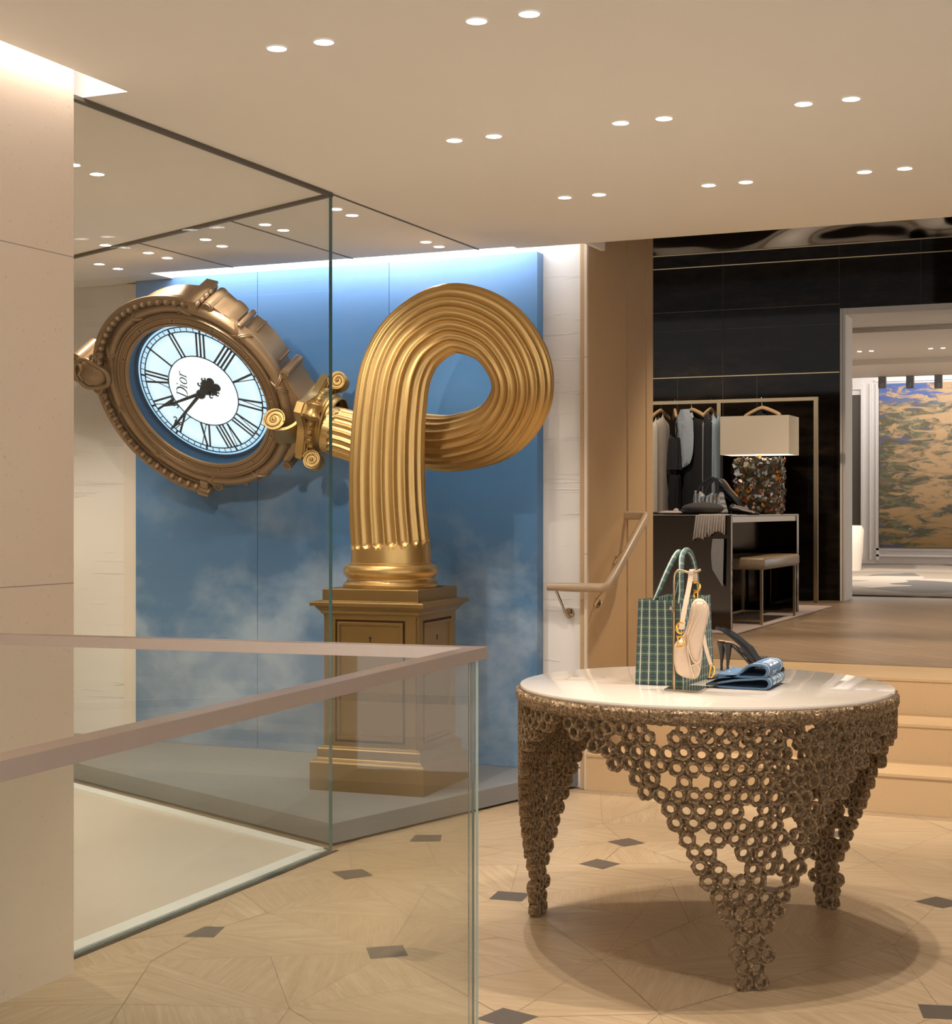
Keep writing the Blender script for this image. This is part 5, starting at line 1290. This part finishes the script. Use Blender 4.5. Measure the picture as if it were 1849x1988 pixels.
# table lamp with shard-covered base
LX, LY = -2.63, 11.05
lp = empty('table_lamp', (LX, LY, DT), 'lit table lamp with beige rectangular shade and shard-covered glass base', 'lamp')
zs0, zs1 = 1.690, 1.962
LX = -2.66
sh = MB(); a = (LX-.245, LY-.16); b = (LX+.245, LY+.16); t = .006
for (p0, p1) in (((a[0], a[1]), (b[0], a[1]+t)), ((a[0], b[1]-t), (b[0], b[1])), ((a[0], a[1]+t), (a[0]+t, b[1]-t)), ((b[0]-t, a[1]+t), (b[0], b[1]-t))): sh.box((*p0, zs0), (*p1, zs1))
sh.build('lamp_shade', 'linen', lp)
sh = MB(); sh.box((a[0]+t, a[1]+t, zs0+.004), (b[0]-t, b[1]-t, zs0+.006)); sh.box((a[0]+t, a[1]+t, zs1-.01), (b[0]-t, b[1]-t, zs1-.004)); sh.build('shade_diffuser', 'shade_in', lp)
MB().cyl((LX, LY, 1.64), (LX, LY, zs0+.02), .012, 14).build('stem', 'brass', lp)
bs = MB(); random.seed(21); bx0, bx1, by0, by1, bz0, bz1 = LX-.155, LX+.155, LY-.085, LY+.085, DT+.001, 1.655
bs.box((bx0, by0, bz0), (bx1, by1, bz1), 0, .03)
for i in range(620):
    f = random.random(); s = random.uniform(.014, .034)
    x, y, z = random.uniform(bx0, bx1), random.uniform(by0, by1), random.uniform(bz0+.02, bz1)
    if f < .45: c = Vector((x, by0-.004, z)); n_ = Vector((random.uniform(-.6, .6), -1, random.uniform(-.5, .6)))
    elif f < .75: c = Vector((bx1+.004, y, z)); n_ = Vector((1, random.uniform(-.6, .6), random.uniform(-.5, .6)))
    elif f < .87: c = Vector((bx0-.004, y, z)); n_ = Vector((-1, random.uniform(-.6, .6), random.uniform(-.5, .6)))
    else: c = Vector((x, y, bz1)); n_ = Vector((random.uniform(-.8, .8), random.uniform(-.8, .8), 1))
    n_.normalize(); e1 = n_.orthogonal().normalized(); e2 = n_.cross(e1); k = random.choice((3, 4, 4, 5)); a0 = random.random()*6
    top = [c + n_*.003 + e1*(s*random.uniform(.7, 1.1)*math.cos(a0+2*PI*j/k)) + e2*(s*random.uniform(.6, 1)*math.sin(a0+2*PI*j/k)) for j in range(k)]
    bot = [v - n_*.004 for v in top]
    bs.add(top+bot, [list(range(k)), list(range(k, 2*k))[::-1]] + [(j, (j+1) % k, k+(j+1) % k, k+j) for j in range(k)], random.choice((0, 0, 0, 0, 1, 2, 3, 3, 3, 4, 5, 6, 6, 6)))
bs.build('shard_base', ['shard%d' % i for i in range(7)], lp)
l = bpy.data.lights.new('bulb', 'POINT'); l.energy = 7; l.color = (1, .8, .58); l.shadow_soft_size = .04
o = bpy.data.objects.new('bulb', l); COL.objects.link(o); o.parent = lp; o.location = (LX+2.63, 0, zs0-DT-.03)

# things on the desk
e = empty('houndstooth_bag', (-2.92, 10.45, DT), 'small houndstooth handbag with black handles on the mirrored desk', 'handbag')
m = MB(); Yp = 10.45
bo = [atY(x, y, Yp) for x, y in ((1350, 997), (1350, 975), (1353, 952), (1358, 956), (1366, 963), (1380, 962), (1384, 957), (1390, 958), (1400, 955), (1404, 975), (1410, 997))]
n_ = len(bo); vs = [v+Vector((0, -.06, 0)) for v in bo] + [v+Vector((0, .08, 0)) for v in bo]
m.add(vs, [list(range(n_)), list(range(n_, 2*n_))[::-1]] + [(i, (i+1) % n_, n_+(i+1) % n_, n_+i) for i in range(n_)]); m.build('body', 'hound', e, bevel=.008)
for pts_ in ([(1354, 958), (1362, 942), (1374, 931), (1386, 928), (1391, 938), (1391, 958)], [(1370, 962), (1376, 944), (1388, 930), (1394, 935), (1395, 958)]):
    MB().tube([Vector(v) for v in spline([tuple(atY(x, y, Yp-.07)) for x, y in pts_], 5)], .010, 8, flat=.6).build('handle', 'black_leather', e, smooth=True)
MB().tube([atY(x, y, Yp-.09) for x, y in ((1391, 962), (1393, 966), (1391, 971))], .004, 6).build('charm', 'brass', e)
m = MB(); c = atY(1365, 987, 10.25); rows = []
m.ell((c.x, c.y, DT+.042), (.145, .10, .042), 32, 12); m.ell((c.x-.06, c.y, DT+.026), (.095, .08, .026), 24, 10)
tag(m.build('fur_hat', 'fur', smooth=True), 'dark brown furry hat lying on the mirrored desk in front of the houndstooth bag', 'hat')
def pump(pts_, label, Y, heel):
    e = empty('pump_shoe', tuple(atY(*pts_[0][:2], Y)), label, 'shoe', 'black pumps on the mirrored desk')
    sp2 = spline(pts_, 4); rows = []
    for i, (x, y, w) in enumerate(sp2):
        c = atY(x, y, Y); d = Vector((sp2[min(i+1, len(sp2)-1)][0]-sp2[max(i-1, 0)][0], -(sp2[min(i+1, len(sp2)-1)][1]-sp2[max(i-1, 0)][1]))).normalized()
        up = (Vector((CC, SS, 0))*-d.y + Vector((0, 0, 1))*d.x); s_ = w*11/FPX
        rows.append([c + up*(s_*math.sin(t)) + Vector((0, .032*min(1, w/4)*math.cos(t), 0)) for t in [2*PI*k/14 for k in range(14)]])
    MB().grid(rows).build('upper', 'black_leather', e, smooth=True)
    rows = [[p_ + Vector((0, 0, .001)) for p_ in (r[3]+Vector((0, -.012, 0)), r[3]+Vector((0, .012, 0)), r[3]+Vector((0, .012, .004)), r[3]+Vector((0, -.012, .004)))] for r in rows[2:-8]]
    MB().grid(rows).build('insole', 'insole', e)
    MB().tube([atY(x, y, Y) for x, y in heel], [.016, .009, .006], 8).build('heel', 'black_leather', e, smooth=True)
pump([(1396, 934, 7), (1404, 941, 7.5), (1415, 955, 6.5), (1428, 969, 6), (1440, 984, 5), (1449, 996, 2)], 'black pointed pump propped up on its heel against the lamp base', 10.75, [(1394, 938), (1397, 952), (1420, 973)])
pump([(1419, 982, 6), (1426, 988, 6), (1438, 990, 5.5), (1452, 993.5, 5), (1466, 996, 4), (1476, 998, 1.5)], 'black pointed pump lying flat on the mirrored desk', 10.55, [(1418, 984), (1419, 990), (1420, 998.5)])
# pleated scarf hanging over the desk front
m = MB(); cols = 60
def yb(u): return 1050 - 12*abs(math.sin(u*5.2+.6)) - (8 if .35 < u < .5 else 0) + (6 if u < .45 else -6)
R_ = []
for i in range(15):
    v = i/14; row = []
    for j in range(cols+1):
        u = j/cols; xt = 1351+u*57; xb = 1345+u*62; y = 1001+(yb(u)-1001)*v; d_ = 9.955 - .014*math.sin(u*70)*(.4+.6*v) - .004
        row.append(atY(xt+(xb-xt)*v, y, d_))
    R_.append(row)
top_ = [[Vector((p_.x, p_.y+.30*(1-k/3), DT+.004)) for p_ in R_[0]] for k in range(3)]
m.grid(top_ + R_, False, False)
sc = tag(m.build('pleated_scarf', 'cloth_cream', smooth=True), 'cream pleated silk scarf hanging over the front edge of the mirrored desk', 'scarf')
s_ = sc.modifiers.new('thick', 'SOLIDIFY'); s_.thickness = .003
m = MB(); rows = []
for i in range(12):
    v = i/11; xl = 1383+6*v if v < .5 else 1386-4*(v-.5); 
    rows.append([atY(1384-3*math.sin(v*3), 1046+60*v, 9.935), atY(1406-2*v, 1046+94*v, 9.93), atY(1406-2*v, 1046+94*v, 9.936), atY(1384-3*math.sin(v*3), 1046+60*v, 9.941)])
m.grid(rows); m.build('tail', 'silk', sc)
sc.children[0].matrix_parent_inverse = Matrix.Identity(4)
m = MB(); c = atY(1302, 996, 10.2); m.ell((c.x, c.y, DT+.014), (.085, .07, .014), 20, 8); m.ell((c.x+.04, c.y, DT+.024), (.02, .03, .02), 10, 8)
tag(m.build('folded_cloth', 'cloth_pink', smooth=True), 'small crumpled pinkish cloth at the left end of the mirrored desk', 'cloth')
# armchair edge glimpsed behind the doorway jamb
c = atY(1659, 1080, 20.5); m = MB(); m.lathe([(0, FZ), (.30, FZ), (.33, .8), (.34, 1.05), (.31, 1.10), (.28, 1.05), (.28, .9), (0, .88)], 32, c=(c.x-.22, 20.5, 0))
tag(m.build('tub_chair', 'cream_paint', smooth=True), 'curved edge of a pale tub chair behind the doorway jamb', 'armchair')
